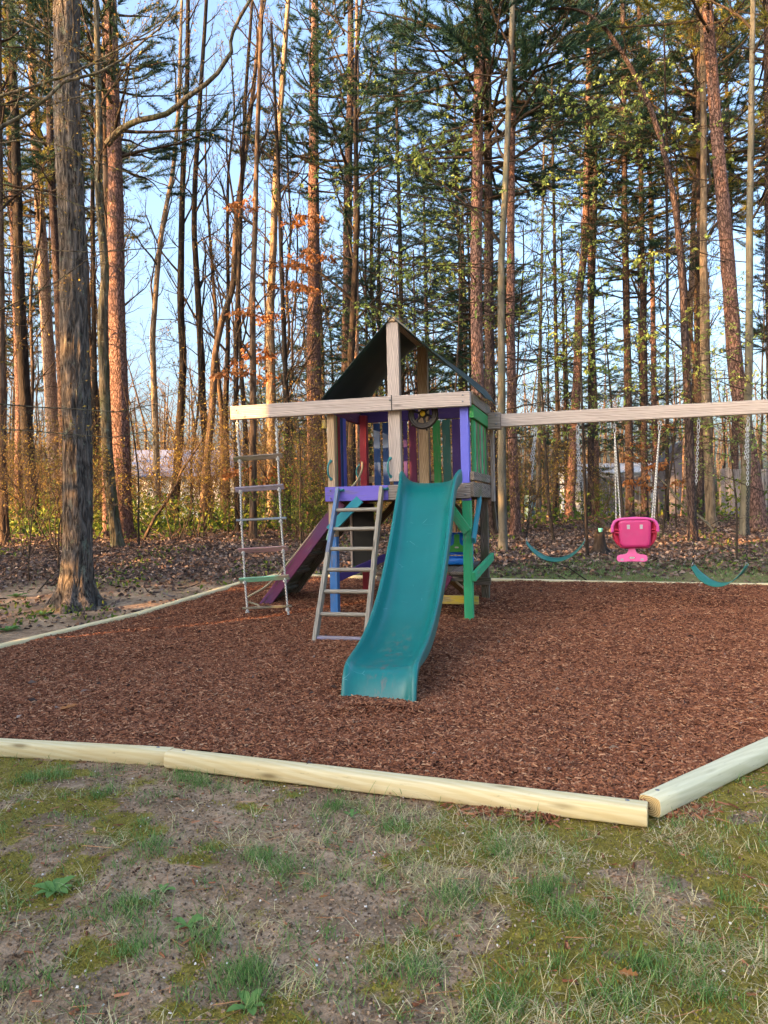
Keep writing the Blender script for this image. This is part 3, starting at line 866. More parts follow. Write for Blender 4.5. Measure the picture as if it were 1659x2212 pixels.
gg = G(); gg.tube([wc + B * .03, wc - B * .02, wc - B * .028, wc - B * .032], [.047, .047, .04, .001], 18); gg.obj('hub', M_WHEEL, steer, origin=wc)
gg = G(); gg.tube([wc - B * .028, wc - B * .036, wc - B * .038], [.032, .03, .001], 18); gg.obj('hub_cap', M_HUB, steer, origin=wc - B * .034)
bd('wheel_mount', (wi, .13, wz), (wi, .13, 2.75), A, .06, .04, W_WARM)
bd('wheel_mount', (wi - .15, .03, 2.68), (wi + .15, .03, 2.68), ZU, .08, .05, W_OLD)

# grab handles
def handle(i, j, z, h, side=-1, back=False):
    out = -B if not back else -A
    c = lp(i, j, z)
    t = np.linspace(0, math.pi, 11)
    pts = c + np.cos(t)[:, None] * ZU * h / 2 + np.sin(t)[:, None] * out * .045 - np.sin(t)[:, None] * A * .022
    pts = np.concatenate(([pts[0] - out * .0], pts, [pts[-1]]))
    gg = G(); gg.tube(pts, .012, 8, 0, True, ref=A)
    for s in (1, -1):
        e = c + ZU * s * (h / 2 + .008); gg.tube([e - out * .002, e + out * .008, e + out * .012], [.02, .02, .012], 8, 0, True)
    gg.obj('grab_handle', M_HANDLE, PS, origin=c)
handle(-.005, .002, 1.91, .20); handle(.745, .0, 1.915, .20); handle(-.05, D_T - .05, 1.95, .2, back=True)

# ------------------------------------------------------------------ slide
S0 = np.array((.540, 8.74)); S1 = np.array((-.118, 5.18))
SD = (S1 - S0); SLEN = np.linalg.norm(SD); SD /= SLEN; SN = np.array((-SD[1], SD[0]))
def smooth(a, n=2):
    for _ in range(n): a[1:-1] = .25 * a[:-2] + .5 * a[1:-1] + .25 * a[2:]
    return a
prof = [(-.05, 1.715, .15), (.06, 1.715, .16), (.16, 1.69, .165), (.28, 1.61, .15), (.42, 1.50, .145), (.7, 1.27, .145), (1.1, .945, .145), (1.5, .675, .145), (1.9, .46, .15), (2.2, .345, .15),
        (2.45, .285, .13), (2.65, .25, .125), (2.85, .242, .10), (3.02, .248, .075), (3.12, .25, .065), (3.20, .235, .062), (3.27, .185, .062), (3.32, .10, .062), (3.36, -.02, .062)]
pa = np.array(prof)
ss = np.concatenate((np.linspace(-.05, 3.0, 31), np.linspace(3.04, 3.36, 12)))
from_s = lambda s: (np.interp(s, pa[:, 0], pa[:, 1]), np.interp(s, pa[:, 0], pa[:, 2]))
sd_ = np.linspace(-.05, 3.36, 400); zd_ = np.interp(sd_, pa[:, 0], pa[:, 1]); zs_ = zd_.copy()
for _ in range(260): zs_[1:-1] = .25 * zs_[:-2] + .5 * zs_[1:-1] + .25 * zs_[2:]
wq_ = np.clip((sd_ - 2.9) / .2, 0, 1); zd_ = smooth(zd_, 6); zd_ = zs_ * (1 - wq_) + zd_ * wq_
sz = np.interp(ss, sd_, zd_); sh = np.interp(ss, pa[:, 0], pa[:, 2])
sz = smooth(sz, 3); sh = smooth(sh, 6)
sw = np.interp(ss, [0, .3, 3.36], [.335, .318, .272])
sw = sw + .03 * np.exp(-((ss - .0) / .12) ** 2)
cs = [(-1.0, -.015), (-1.0, .55), (-.995, .85), (-.97, .97), (-.93, 1.0), (-.885, .97), (-.85, .86), (-.82, .68), (-.77, .46), (-.68, .24), (-.55, .09), (-.38, .02), (-.19, 0), (0, 0)]
cs = np.array(cs + [(-a, b) for a, b in cs[-2::-1]])
PATH = np.column_stack((S0[0] + SD[0] * ss, S0[1] + SD[1] * ss, sz))
tz = np.gradient(sz, ss); NRM = np.column_stack((-tz * SD[0], -tz * SD[1], np.ones_like(tz))); NRM /= np.linalg.norm(NRM, axis=1)[:, None]
for k in range(len(ss)):                    # the rails stay nearly upright where the exit drops
    if ss[k] > 3.0: NRM[k] = NRM[np.searchsorted(ss, 3.0) - 1] + (np.array((SD[0], SD[1], 0)) * .45 * min(1, (ss[k] - 3.0) / .2)); NRM[k] /= np.linalg.norm(NRM[k])
SV = PATH[:, None, :] + cs[None, :, 0, None] * sw[:, None, None] * np.array((SN[0], SN[1], 0)) + cs[None, :, 1, None] * sh[:, None, None] * NRM[:, None, :]
gi = np.arange(len(ss) - 1)[:, None] * len(cs) + np.arange(len(cs) - 1)[None]
gg = G(); gg.add(SV.reshape(-1, 3), np.stack((gi, gi + len(cs), gi + len(cs) + 1, gi + 1), -1).reshape(-1, 4), 0, True)
sc_ = np.array((.5 * (S0[0] + S1[0]), .5 * (S0[1] + S1[1]), 0))
slang = math.atan2(SD[0], -SD[1])
Mrot = Matrix.Translation(Vector(sc_)) @ Matrix.Rotation(slang, 4, 'Z')
Mi = np.array(Mrot.inverted())
gg.v = [v @ Mi[:3, :3].T + Mi[:3, 3] for v in gg.v]
slide = put(bpy.data.objects.new('slide', gg.mesh('slide', M_SLIDE)), PS, Mrot)
md = slide.modifiers.new('solid', 'SOLIDIFY'); md.thickness = .012; md.offset = -1
md = slide.modifiers.new('sub', 'SUBSURF'); md.levels = 1; md.render_levels = 2
slide['label'] = 'long teal plastic scoop slide running down into the mulch'

# ------------------------------------------------------------------ ladder
LB = np.array((-.741, 7.82, .03)); LT = np.array((-.545, 9.215, 1.67)); LA = np.array((.951, -.275, 0)); LA /= np.linalg.norm(LA); LW = .545
lad = thing('ladder', LB + LA * LW / 2, None, None)
COL.objects.unlink(lad); del WORLD_OF[lad.name]
put(lad, PS, Matrix.Translation(Vector(LB + LA * LW / 2))); lad['label'] = 'gray wooden ladder hooked on the violet deck board'
half = LB * .45 + LT * .55
board('ladder_rail', LB, half, LA, .042, .088, W_RUNG, lad); board('ladder_rail', half, LT, LA, .0415, .0875, P_LADBLUE, lad)
board('ladder_rail', LB + LA * LW, LT + LA * LW, LA, .042, .088, W_RUNG, lad)
ld = (LT - LB) / np.linalg.norm(LT - LB)
for k in range(7):
    f = (.085 + .218 * k) / 1.64
    c = LB + (LT - LB) * f
    board('rung', c + LA * .0, c + LA * LW, ld, .042, .036, P_LAV if k == 0 else W_RUNG, lad, bev=.008)
for s in (.01, LW + .015):
    c = LT + LA * s + B * -.01
    gg = G(); gg.tube([c + LA * .0 - ZU * .01, c + LA * .04 - ZU * .01, c + LA * .05 - ZU * .0 + B * .03], .014, 8, 0, True); gg.box(c + LA * .03 - ZU * .01 + B * .028, (.07, .02, .03)); gg.obj('hook', M_HANDLE, lad, origin=c)

# ------------------------------------------------------------------ climbing ramp on the left
rt0, rt1 = np.array((-.07, 1.60)), np.array((-1.20, .16))     # (i, z) at top and foot
ramp_o = thing('climbing_ramp', lp(-.6, .95, 0), None, None); COL.objects.unlink(ramp_o); put(ramp_o, PS, Matrix.Translation(Vector(lp(-.6, .95, .2))))
ramp_o['label'] = 'sloping climbing ramp with a maroon side rail'
rd = (rt1 - rt0) / np.linalg.norm(rt1 - rt0); rn = np.array((rd[1], -rd[0])); rn = rn if rn[1] > 0 else -rn
for j, mt in ((.56, P_RAMP), (1.34, W_OLD)):
    board('ramp_rail', lp(rt0[0], j, rt0[1] - .07), lp(rt1[0], j, rt1[1] - .0), ZU, .14, .04, mt, ramp_o)
RL = np.linalg.norm(rt1 - rt0)
for k in range(12):
    s = .08 + k * .148
    if s > RL - .05: break
    c = rt0 + rd * s + rn * .022
    board('ramp_plank', lp(c[0], .54, c[1]), lp(c[0], 1.36, c[1]), lp(rd[0], 0, rd[1]) - lp(0, 0, 0), .14, .022, W_OLD, ramp_o)
for k in range(5):
    s = .35 + k * .3
    c = rt0 + rd * s - rn * .012
    board('ramp_cleat', lp(c[0], .585, c[1]), lp(c[0], 1.31, c[1]), lp(rd[0], 0, rd[1]) - lp(0, 0, 0), .05, .035, W_OLD, ramp_o)

# ------------------------------------------------------------------ swing beam
BJ = 1.163
bd('beam_bracket', (1.74, BJ + .045, 2.535), (1.905, BJ + .045, 2.535), ZU, .215, .15, W_GRAY)
bd('swing_beam', (1.907, BJ + .045, 2.537), (6.6, BJ + .045, 2.537), ZU, .160, .09, W_NAT)['label'] = 'long bare wood beam carrying the swings'
for i, z in ((1.85, 2.60), (1.85, 2.49)):
    c = lp(i, BJ - .031, z); gg = G(); gg.tube([c, c - B * .004, c - B * .007], [.014, .014, .008], 8, 0, True); gg.obj('bolt', M_BOLT, PS, origin=c)
for s in (-1, 1):                                   # the far end stands on an A frame outside the picture
    bd('beam_leg', (6.45 + .04 * s, BJ + .045 + s * .07, 2.46), (6.55 + .04 * s, BJ + .045 + s * .95, .1), A, .10, .09, W_GRAY)
bd('leg_tie', (6.52, BJ - .45, 1.3), (6.52, BJ + .54, 1.3), ZU, .09, .04, W_GRAY)
# ------------------------------------------------------------------ hanging things
def jbeam(): return BJ + .045
def hang(u, v): i, z = on_plane(u, v, jbeam()); return lp(i, jbeam(), z)
def beam_under(u): i, _ = on_plane(u, 905, jbeam()); return lp(i, jbeam(), 2.457)
LINK = None
def link_ring(L=.034, W=.023, r=.0046, n=10, m=5):
    t = np.linspace(0, 2 * math.pi, n + 1)
    P = np.column_stack((W / 2 * np.cos(t), np.zeros(n + 1), (L / 2 - W / 2) * np.sign(np.sin(t)) * (np.abs(np.sin(t)) > .01) + W / 2 * np.sin(t)))
    gg = G(); gg.tube(P, r, m, 0, ref=np.array((0, 1.0, 0)))
    return gg
def chain_geo(p, q, mi=0, L=.040):
    p = np.asarray(p); q = np.asarray(q); d = q - p; tot = np.linalg.norm(d); d /= tot
    n = max(1, int(tot / (L * .80)))
    x0 = np.cross(d, (0, 1, 0.0)); x0 /= np.linalg.norm(x0); y0 = np.cross(d, x0)
    base = link_ring(L)
    gg = G()
    for k in range(n):
        c = p + d * tot * (k + .5) / n
        a = k % 2 * math.pi / 2 + .4
        x = x0 * math.cos(a) + y0 * math.sin(a); y = np.cross(d, x)
        M = np.eye(4); M[:3, 0] = x; M[:3, 1] = y; M[:3, 2] = d; M[:3, 3] = c
        gg.merge(base, M, mi)
    return gg
def eye_bolt(root, top, mat=None):
    gg = G()
    gg.tube([top + ZU * .006, top - ZU * .02, top - ZU * .035], .006, 6)
    t = np.linspace(0, 2 * math.pi, 15)
    c = top - ZU * .05
    gg.tube(c + .017 * (np.cos(t)[:, None] * A + np.sin(t)[:, None] * ZU), .005, 6, ref=B)
    gg.tube([top + ZU * .004, top - ZU * .002, top - ZU * .004], [.018, .018, .008], 8)
    gg.obj('eye_bolt', mat or M_CHAIN, root, origin=top)
    return top - ZU * .065
def snap(root, p, d, L=.09):
    p = np.asarray(p); d = np.asarray(d)
    gg = G(); t = np.linspace(0, 2 * math.pi, 19)
    w = np.where(np.sin(t) > 0, .010, .017)
    x = np.cross(d, B); x /= np.linalg.norm(x)
    gg.tube(p + d * L / 2 + (w * np.cos(t))[:, None] * x - (np.sin(t) * L / 2)[:, None] * d, .0045, 6, ref=B)
    gg.obj('snap_hook', M_CHAIN, root, origin=p)
    return p + d * L

def belt_swing(label, tops, ends, bottom_v, split_v, twist, double):
    T = [beam_under(u) for u in tops]
    E = [hang(*e) for e in ends]
    root = thing('belt_swing', (T[0] + T[1]) / 2, label, 'swing', 'swings on the long beam')
    for k in range(2):
        p = eye_bolt(root, T[k])
        d = (E[k] - p); d /= np.linalg.norm(d)
        p = snap(root, p, d)
        f = (hang(ends[k][0], split_v)[2] - p[2]) / (E[k][2] - p[2])
        m = p + (E[k] - p) * f
        chain_geo(p, m).obj('chain', M_CHAIN, root, origin=p)
        chain_geo(m, E[k]).obj('coated_chain', M_COAT, root, origin=m)
        if double[k]:
            chain_geo(p + A * -.012, p + (m - p) * double[k] + A * (-.03) - B * .02, 0).obj('chain', M_CHAIN, root, origin=p)
    zb = hang((ends[0][0] + ends[1][0]) / 2, bottom_v)[2]
    n, w = 33, .135
    wd = B * math.cos(twist) + A * math.sin(twist)
    V = []
    for k in range(n):
        t = k / (n - 1)
        c = E[0] * (1 - t) + E[1] * t
        s = 1 - (2 * t - 1) ** 2
        sag = (E[0][2] * (1 - t) + E[1][2] * t - zb) * (s ** .85)
        c = c - ZU * (sag + .03)
        ww = w * (.55 + .45 * min(1, 6 * min(t, 1 - t)))
        tilt = ZU * .30
        for a in (-.5, -.25, 0, .25, .5):
            V.append(c + (wd + tilt) * ww * a + ZU * .012 * (abs(a) * 2) ** 2 * 0)
    gi = np.arange(n - 1)[:, None] * 5 + np.arange(4)[None]
    gg = G(); gg.add(V, np.stack((gi, gi + 1, gi + 6, gi + 5), -1).reshape(-1, 4), 0, True)
    seat = gg.obj('seat', M_BELT, root, origin=V[n // 2 * 5 + 2])
    md = seat.modifiers.new('solid', 'SOLIDIFY'); md.thickness = .008; md.offset = 0
    for k in range(2):
        gg = G()
        e = E[k]; t = np.linspace(0, 2 * math.pi, 4)[:3]
        tri = [e + ZU * .01, e - ZU * .035 - wd * .035, e - ZU * .035 + wd * .035, e + ZU * .01]
        gg.tube(tri, .005, 6, ref=A); gg.obj('seat_ring', M_CHAIN, root, origin=e)
belt_swing('belt swing with its teal seat farthest from view, hanging nearest the tower', (1157, 1247), ((1137, 1165), (1263, 1163)), 1204, 1037, R(4), (.55, 1.0))
belt_swing('dark green belt swing at the right, low twisted seat on black chains', (1509, 1616), ((1497, 1217), (1613, 1215)), 1258, 1048, R(42), (0, .55))

def rounded_rect(w, h, r, n=6, taper=0.0):
    P = []
    for cx, cy, a0 in ((1, 1, 0), (-1, 1, 90), (-1, -1, 180), (1, -1, 270)):
        for k in range(n + 1):
            a = R(a0 + 90 * k / n)
            x = cx * (w / 2 - r) + r * math.cos(a); y = cy * (h / 2 - r) + r * math.sin(a)
            P.append((x * (1 + taper * y / h * 2), y))
    return np.array(P)
def loft(gg, rings, mi=0, cap0=True, cap1=True):
    rings = [np.asarray(r) for r in rings]; n = len(rings[0]); k = len(rings)
    i = np.arange(k - 1)[:, None] * n; j = np.arange(n)[None]; j2 = (j + 1) % n
    gg.add(np.concatenate(rings), np.stack((i + j, i + j2, i + n + j2, i + n + j), -1).reshape(-1, 4), mi, True)
    if cap0: gg.add(rings[0], [list(range(n))[::-1]], mi)
    if cap1: gg.add(rings[-1], [list(range(n))], mi)
def extrude_outline(P2, frame, d0, d1, bev=.006):
    """closed outline in the (x, z) plane given a depth, with rounded edges"""
    c, ex, ey, ez = frame
    P2 = np.asarray(P2); cen = P2.mean(0)
    q = np.roll(P2, -1, 0) - np.roll(P2, 1, 0); nrm = np.column_stack((q[:, 1], -q[:, 0])); nrm /= np.linalg.norm(nrm, axis=1)[:, None] + 1e-9
    rings = []
    for off, d in ((bev, d0), (bev * .3, d0 + bev * .3), (0, d0 + bev), (0, d1 - bev), (bev * .3, d1 - bev * .3), (bev, d1)):
        Q = P2 - nrm * off
        rings.append(c + Q[:, :1] * ex + Q[:, 1:] * ez + d * ey)
    gg = G(); loft(gg, rings); return gg
T_OUT = [(-.036, .12), (-.036, .03), (-.042, -.01), (-.06, -.035), (-.09, -.05), (-.15, -.055), (-.172, -.062), (-.182, -.08), (-.182, -.11), (-.172, -.128), (-.15, -.132)]
T_OUT = np.array(T_OUT + [(-a, b) for a, b in T_OUT[::-1]])[::-1]

def toddler_swing(root, c, ex, ey, ez, mats, back_view=True):
    """bucket seat: c centre of the back panel, ex across, ey out of the panel's back, ez up"""
    shell, rim, inner, tee = mats
    fr = lambda P2, d: c + P2[:, :1] * ex + P2[:, 1:] * ez + ey * d
    gg = G()
    R0 = rounded_rect(.375, .345, .06, 6, .05)
    loft(gg, [fr(R0 * .80, .035), fr(R0 * .93, .030), fr(R0 * .985, .018), fr(R0, 0), fr(R0 * 1.0, -.05)], 0, True, False)
    gg.obj('seat_back', shell, root, origin=c)
    # side wings and their folded lips
    for s in (-1, 1):
        gg = G()
        prof = [(.19, .165), (.235, .155), (.252, .09), (.25, .0), (.238, -.07), (.205, -.13), (.165, -.165)]
        rings = []
        for a, b in prof:
            rings.append([c + ex * s * (a - .004) + ez * b - ey * .03, c + ex * s * (a + .012) + ez * b - ey * .05, c + ex * s * (a + .02) + ez * b - ey * .22, c + ex * s * (a - .03) + ez * b - ey * .22, c + ex * s * (a - .06) + ez * b - ey * .06])
        loft(gg, rings); gg.obj('side_wing', inner, root, origin=c + ex * s * .2)
        for dz in (.035, .0):
            gg = G(); t = np.linspace(-1, 1, 9)
            P = c + (ex * s)[None] * (.215 + .035 * t)[:, None] + ez * (.0 + dz) + ez * (.012 * (1 - t ** 2))[:, None] - ey * .012
            gg.tube(P, .010, 6, 0, True); gg.obj('arm_lip', inner, root, origin=c + ex * s * .21 + ez * dz)
    # top rim that wraps round
    gg = G()
    pts = [(-.265, .02), (-.262, .09), (-.24, .14), (-.20, .168), (-.13, .180), (0, .183), (.13, .180), (.20, .168), (.24, .14), (.262, .09), (.265, .02)]
    rings = []
    for x, z in pts:
        n_ = np.array((x * .7, z - .05)); n_ /= np.linalg.norm(n_)
        o2 = lambda k, d: c + ex * (x + n_[0] * k) + ez * (z + n_[1] * k) + ey * d
        rings.append([o2(-.016, .03), o2(.012, .034), o2(.02, .02), o2(.02, -.10), o2(.0, -.10), o2(-.016, -.02)])
    loft(gg, rings); gg.obj('rim', rim, root, origin=c + ez * .17)
    # seat bottom
    gg = G(); R1 = rounded_rect(.36, .24, .06, 5)
    fb = lambda z, k: c + R1[:, :1] * k * ex - ey * (.13 + R1[:, 1:] * k) + ez * z
    loft(gg, [fb(-.185, .85), fb(-.18, .97), fb(-.165, 1.0), fb(-.14, 1.0)]); gg.obj('seat_base', shell, root, origin=c - ez * .17)
    return root
# pink bucket swing
pj = jbeam()
pc = hang(1371, 1152) - B * .06
root = thing('toddler_swing', (beam_under(1327) + beam_under(1424)) / 2, 'hot pink plastic toddler bucket swing seen from behind, with a T shaped footrest', 'swing', 'swings on the long beam')
ex, ey, ez = A, -B, ZU
toddler_swing(root, pc, ex, ey, ez, (M_HOT, M_RIMP, M_REDP, M_PINK))
for s in (-1, 1):
    q_ = pc + ex * s * .075 + ez * .082 + ey * .034
    gg = G(); gg.box(q_, (.034, .012, .052), M=np.column_stack((ex, ey, ez))); gg.box(q_ + ez * .014 + ey * .006, (.036, .008, .012), M=np.column_stack((ex, ey, ez))); gg.obj('strap_tab', M_GRAYP, root, origin=q_)
    q_ = pc + ex * s * .105 - ez * .115 + ey * .026
    gg = extrude_outline(rounded_rect(.05, .017, .006, 3), (q_, ex, ey, ez), 0, .008, .002); gg.obj('slot', M_REDP, root, origin=q_)
tc_ = hang(1365, 1190) - B * .01
gg = extrude_outline(T_OUT * .95, (tc_, ex, ey, ez), -.012, .018); tee = gg.obj('footrest', M_PINK, root, origin=tc_)
badge_c = tc_ - ez * .083 + ey * .0185
gg = extrude_outline(rounded_rect(.074, .034, .0165, 5), (badge_c, ex, ey, ez), 0, .004, .001); gg.obj('badge', M_REDP, tee, origin=badge_c)
gg = extrude_outline(rounded_rect(.062, .023, .011, 5), (badge_c + ey * .0035, ex, ey, ez), 0, .004, .001); gg.obj('badge', M_WHITE, tee, origin=badge_c)
gg = G(); gg.box(badge_c + ey * .008, (.044, .002, .006), M=np.column_stack((ex, ey, ez))); gg.obj('badge', M_DARKP, tee, origin=badge_c)
for s in (-1, 1):
    q_ = tc_ + ex * s * .118 - ez * .105 + ey * .017
    gg = G(); gg.box(q_, (.036, .006, .026), M=np.column_stack((ex, ey, ez))); gg.obj('slot', M_GRAYP, tee, origin=q_)
gg = G(); gg.tube([tc_ - ex * .085 - ez * .118 + ey * .018, tc_ - ez * .118 + ey * .02, tc_ + ex * .085 - ez * .118 + ey * .018], .009, 6, 0, True); gg.obj('ridge', M_PINK, tee, origin=tc_)
for u, s in ((1327, -1), (1424, 1)):
    p = eye_bolt(root, beam_under(u)); p = snap(root, p, -ZU, .08)
    for b_, uu in ((-.02, 1340 if s < 0 else 1407), (-.20, 1331 if s < 0 else 1414)):
        e = hang(uu, 1117) ; e = np.array((e[0], e[1], pc[2] + .14)) - B * b_ * 1.0 - B * .06
        t = np.linspace(0, 1, 14)[:, None]
        gg = G(); gg.tube(p * (1 - t) + e * t, .0085, 6, 0, True); gg.obj('rope', M_ROPE, root, origin=p)

# blue bucket seat stored on the table under the deck
bc = lp(1.36, .93, .70)
root = thing('toddler_swing', bc, 'blue plastic bucket swing with green T bar, stored on the table below the deck', 'swing')
ccb = bc + ZU * .235
gg = G()
for_ = lambda P2, d: ccb + P2[:, :1] * A + P2[:, 1:] * ZU + B * d
R0 = rounded_rect(.40, .34, .08, 6)
loft(gg, [for_(R0 * .86, .02), for_(R0 * .97, .0), for_(R0, -.03), for_(R0 * 1.03, -.07), for_(R0 * 1.0, -.075), for_(R0 * .93, -.03), for_(R0 * .85, .0)], 0, True, True)
gg.obj('seat_back', M_BLUEP, root, origin=ccb)
gg = G(); R1 = rounded_rect(.40, .26, .06, 5)
fb = lambda z, k: bc + R1[:, :1] * k * A - B * (.09 + R1[:, 1:] * k) + ZU * z
loft(gg, [fb(.012, .9), fb(.02, 1.0), fb(.09, 1.02), fb(.095, .95), fb(.06, .9)]); gg.obj('seat_base', M_BLUEP, root, origin=bc)
tq = bc + ZU * .285 - B * .125 + A * .01
gg = extrude_outline(T_OUT * (.72, .85), (tq, A, -B, ZU), -.012, .02); tee2 = gg.obj('t_bar', M_GREENP, root, origin=tq)
gg = extrude_outline(rounded_rect(.05, .02, .009, 4), (tq - ZU * .06 - B * .0205, A, -B, ZU), 0, .004, .001); gg.obj('badge', M_GRAYP, tee2, origin=tq)
P = [bc + ZU * .14 - A * .2 - B * .10, bc + ZU * .125 - A * .08 - B * .16, bc + ZU * .125 + A * .08 - B * .16, bc + ZU * .13 + A * .2 - B * .1, bc + ZU * .06 + A * .25 - B * .08]
gg = G(); gg.tube(P, .008, 6, 0, True); gg.obj('rope', M_TAN, root, origin=P[0])

# ------------------------------------------------------------------ rope ladder
rl = thing('rope_ladder', lp(-1.0, -.05, 2.58), 'white rope ladder with six painted rungs, hanging from the top beam', 'rope ladder')
RJ = -.05
def rp(u, v, j=RJ): i, z = on_plane(u, v, j); return lp(i, j, z)
rungs = [((504.5, 992), (610, 984), W_MOSSY, .068), ((508, 1058), (613, 1051), P_LAV, .07), ((510, 1124), (619, 1119), P_BLUEGRAY, .03), ((515, 1190), (621, 1184), P_PINK, .068), ((517, 1254), (625, 1246), P_MINT, .068), ((524, 1314), (630, 1309), W_MOSSY, .032)]
Lx = [512, 517.5, 519.5, 521, 525, 528.5, 534]; Lv = [912, 990, 1057, 1124, 1188, 1252, 1315]
Rx = [596.5, 600, 603, 606.5, 611.5, 615.5, 621]; Rv = [905, 986, 1052, 1120, 1185, 1248, 1310]
for xs, vs in ((Lx, Lv), (Rx, Rv)):
    top = rp(xs[0], vs[0]); top[2] = 2.58
    p = eye_bolt(rl, top)
    gg = G(); t = np.linspace(0, 2 * math.pi, 13); gg.tube(p - ZU * .03 + np.cos(t)[:, None] * A * .012 + np.sin(t)[:, None] * ZU * .035, .005, 6, ref=B); gg.obj('hook', M_CHAIN, rl, origin=p)
    pts = [p - ZU * .055] + [rp(a, b) for a, b in zip(xs[1:], vs[1:])]
    pts = np.array(pts)
    sp = np.linspace(0, len(pts) - 1, 60); P = np.column_stack([np.interp(sp, range(len(pts)), pts[:, k]) for k in range(3)])
    gg = G(); gg.tube(P, .0125, 7, 0, True)
    Q = P[1:9]; th = np.linspace(0, 22, 40); qq = np.column_stack([np.interp(np.linspace(0, len(Q) - 1, 40), range(len(Q)), Q[:, k]) for k in range(3)])
    gg.tube(qq + .013 * (np.cos(th)[:, None] * A + np.sin(th)[:, None] * B), .010, 6, 0, True)       # spliced eye at the top
    gg.obj('rope', M_ROPE, rl, origin=p)
    for q_ in pts[1:]:
        k_ = q_ - ZU * .040
        gg = G(); t = np.linspace(0, 4 * math.pi, 26)
        gg.tube(k_ + np.cos(t)[:, None] * A * .016 + np.sin(t)[:, None] * B * .016 + ZU * np.linspace(-.014, .014, 26)[:, None], .010, 6, 0, True); gg.obj('knot', M_ROPE, rl, origin=k_)
    e = pts[-1]
    gg = G(); gg.tube([e, e - ZU * .04, e - ZU * .065 + A * .006, e - ZU * .10 + A * .012], [.0125, .016, .013, .015], 7, 0, True); gg.obj('rope_end', M_ROPE, rl, origin=e)
for (l, r_, mt, h) in rungs:
    tilt = -B if h > .04 else ZU * .2 - B
    board('rung', rp(*l), rp(*r_), (ZU if h > .04 else ZU * .75 + B * .6) - B * .55, h, .024, mt, rl, bev=.006)

# ------------------------------------------------------------------ climbing rope on the ramp
pts = np.array([lp(-.01, 1.28, 2.08), lp(.02, 1.2, 1.98), lp(.0, 1.0, 1.80), lp(-.06, .86, 1.70), lp(-.35, .72, 1.36), lp(-.75, .62, .86), lp(-.98, .50, .56), lp(-1.12, .40, .42), lp(-1.30, .30, .33), lp(-1.34, .36, .26), lp(-1.22, .42, .22), lp(-1.16, .36, .20)])
sp = np.linspace(0, len(pts) - 1, 50); P = np.column_stack([np.interp(sp, range(len(pts)), pts[:, k]) for k in range(3)])
for _ in range(3): P[1:-1] = .25 * P[:-2] + .5 * P[1:-1] + .25 * P[2:]
gg = G(); gg.tube(P, .014, 7, 0, True)
tag(gg.obj('climbing_rope', M_TAN, origin=pts[0]), 'tan climbing rope tied to the red post and trailing down the ramp', 'rope')
# ------------------------------------------------------------------ plants: building blocks
def unit(v): v = np.asarray(v, float); return v / (np.linalg.norm(v, axis=-1, keepdims=True) + 1e-12)
def leaves(gg, P, size, mi, D=None, spread=1.0, fold=.25, wide=.55):
    """one folded leaf per point: D main direction (n, 3) or None for any"""
    P = np.asarray(P); n = len(P)
    if n == 0: return
    r = unit(rng.normal(size=(n, 3)))
    d = r if D is None else unit(np.asarray(D) + spread * r)
    s = unit(np.cross(d, rng.normal(size=(n, 3)))); u = np.cross(d, s)
    L = (np.broadcast_to(size, (n,)) * (.6 + .8 * rng.random(n)))[:, None]
    V = np.stack((P, P + d * L * .5 + s * L * wide * .5 + u * L * fold * .4, P + d * L, P + d * L * .5 - s * L * wide * .5 + u * L * fold * .4), 1)
    b = np.arange(n)[:, None] * 4
    gg.add(V.reshape(-1, 3), np.concatenate((b + np.array([[0, 1, 2]]), b + np.array([[0, 2, 3]]))), mi)
def needles(gg, P, D, L, W, k, mi, spread=.75):
    """k thin needles fanning out of each point"""
    P = np.repeat(np.asarray(P), k, 0); D = np.repeat(np.asarray(D), k, 0); n = len(P)
    d = unit(D + spread * rng.normal(size=(n, 3)) * .7)
    s = unit(np.cross(d, rng.normal(size=(n, 3))))
    l = (L * (.65 + .6 * rng.random(n)))[:, None]
    V = np.stack((P - s * W / 2, P + s * W / 2, P + d * l), 1)
    gg.add(V.reshape(-1, 3), np.arange(n * 3).reshape(-1, 3), mi)

def bend(p, d, L, k, up=0.0, wob=.12):
    """a wandering polyline"""
    P = [np.asarray(p, float)]; d = unit(np.asarray(d, float))
    for i in range(k):
        d = unit(d + np.array((0, 0, up / k)) + rng.normal(size=3) * wob / math.sqrt(k) * 1.5)
        P.append(P[-1] + d * L / k)
    return np.array(P)

def twigs(gg, P, r0, L, n, lev, tips, up=.5, angle=.8, mi=0, minr=.004):
    """side shoots along polyline P"""
    seg = len(P) - 1
    for q_ in range(n):
        f = .22 + .75 * (q_ + rng.random()) / n
        x = f * seg; i = min(seg - 1, int(x)); p = P[i] + (P[i + 1] - P[i]) * (x - i)
        t = unit(P[i + 1] - P[i])
        s = unit(np.cross(t, rng.normal(size=3)))
        d = unit(t * math.cos(angle) + s * math.sin(angle) + np.array((0, 0, .25 * up)))
        l = L * (1.15 - .6 * f) * (.6 + .7 * rng.random())
        r = max(minr, r0 * (1 - .65 * f) * .55)
        if lev > 0:
            Q = bend(p, d, l, 4, up, .22)
            gg.tube(Q, np.linspace(r, max(minr * .6, r * .3), 5), 4 if lev > 1 else 3, mi)
            twigs(gg, Q, r, l * .5, max(2, int(n * .75)), lev - 1, tips, up, angle * .95, mi, minr)
        else:
            Q = bend(p, d, l, 2, up, .25)
            gg.tube(Q, [r * .8, r * .6, r * .25], 3, mi)
        tips.append(Q[-1]); tips.append(Q[len(Q) // 2])

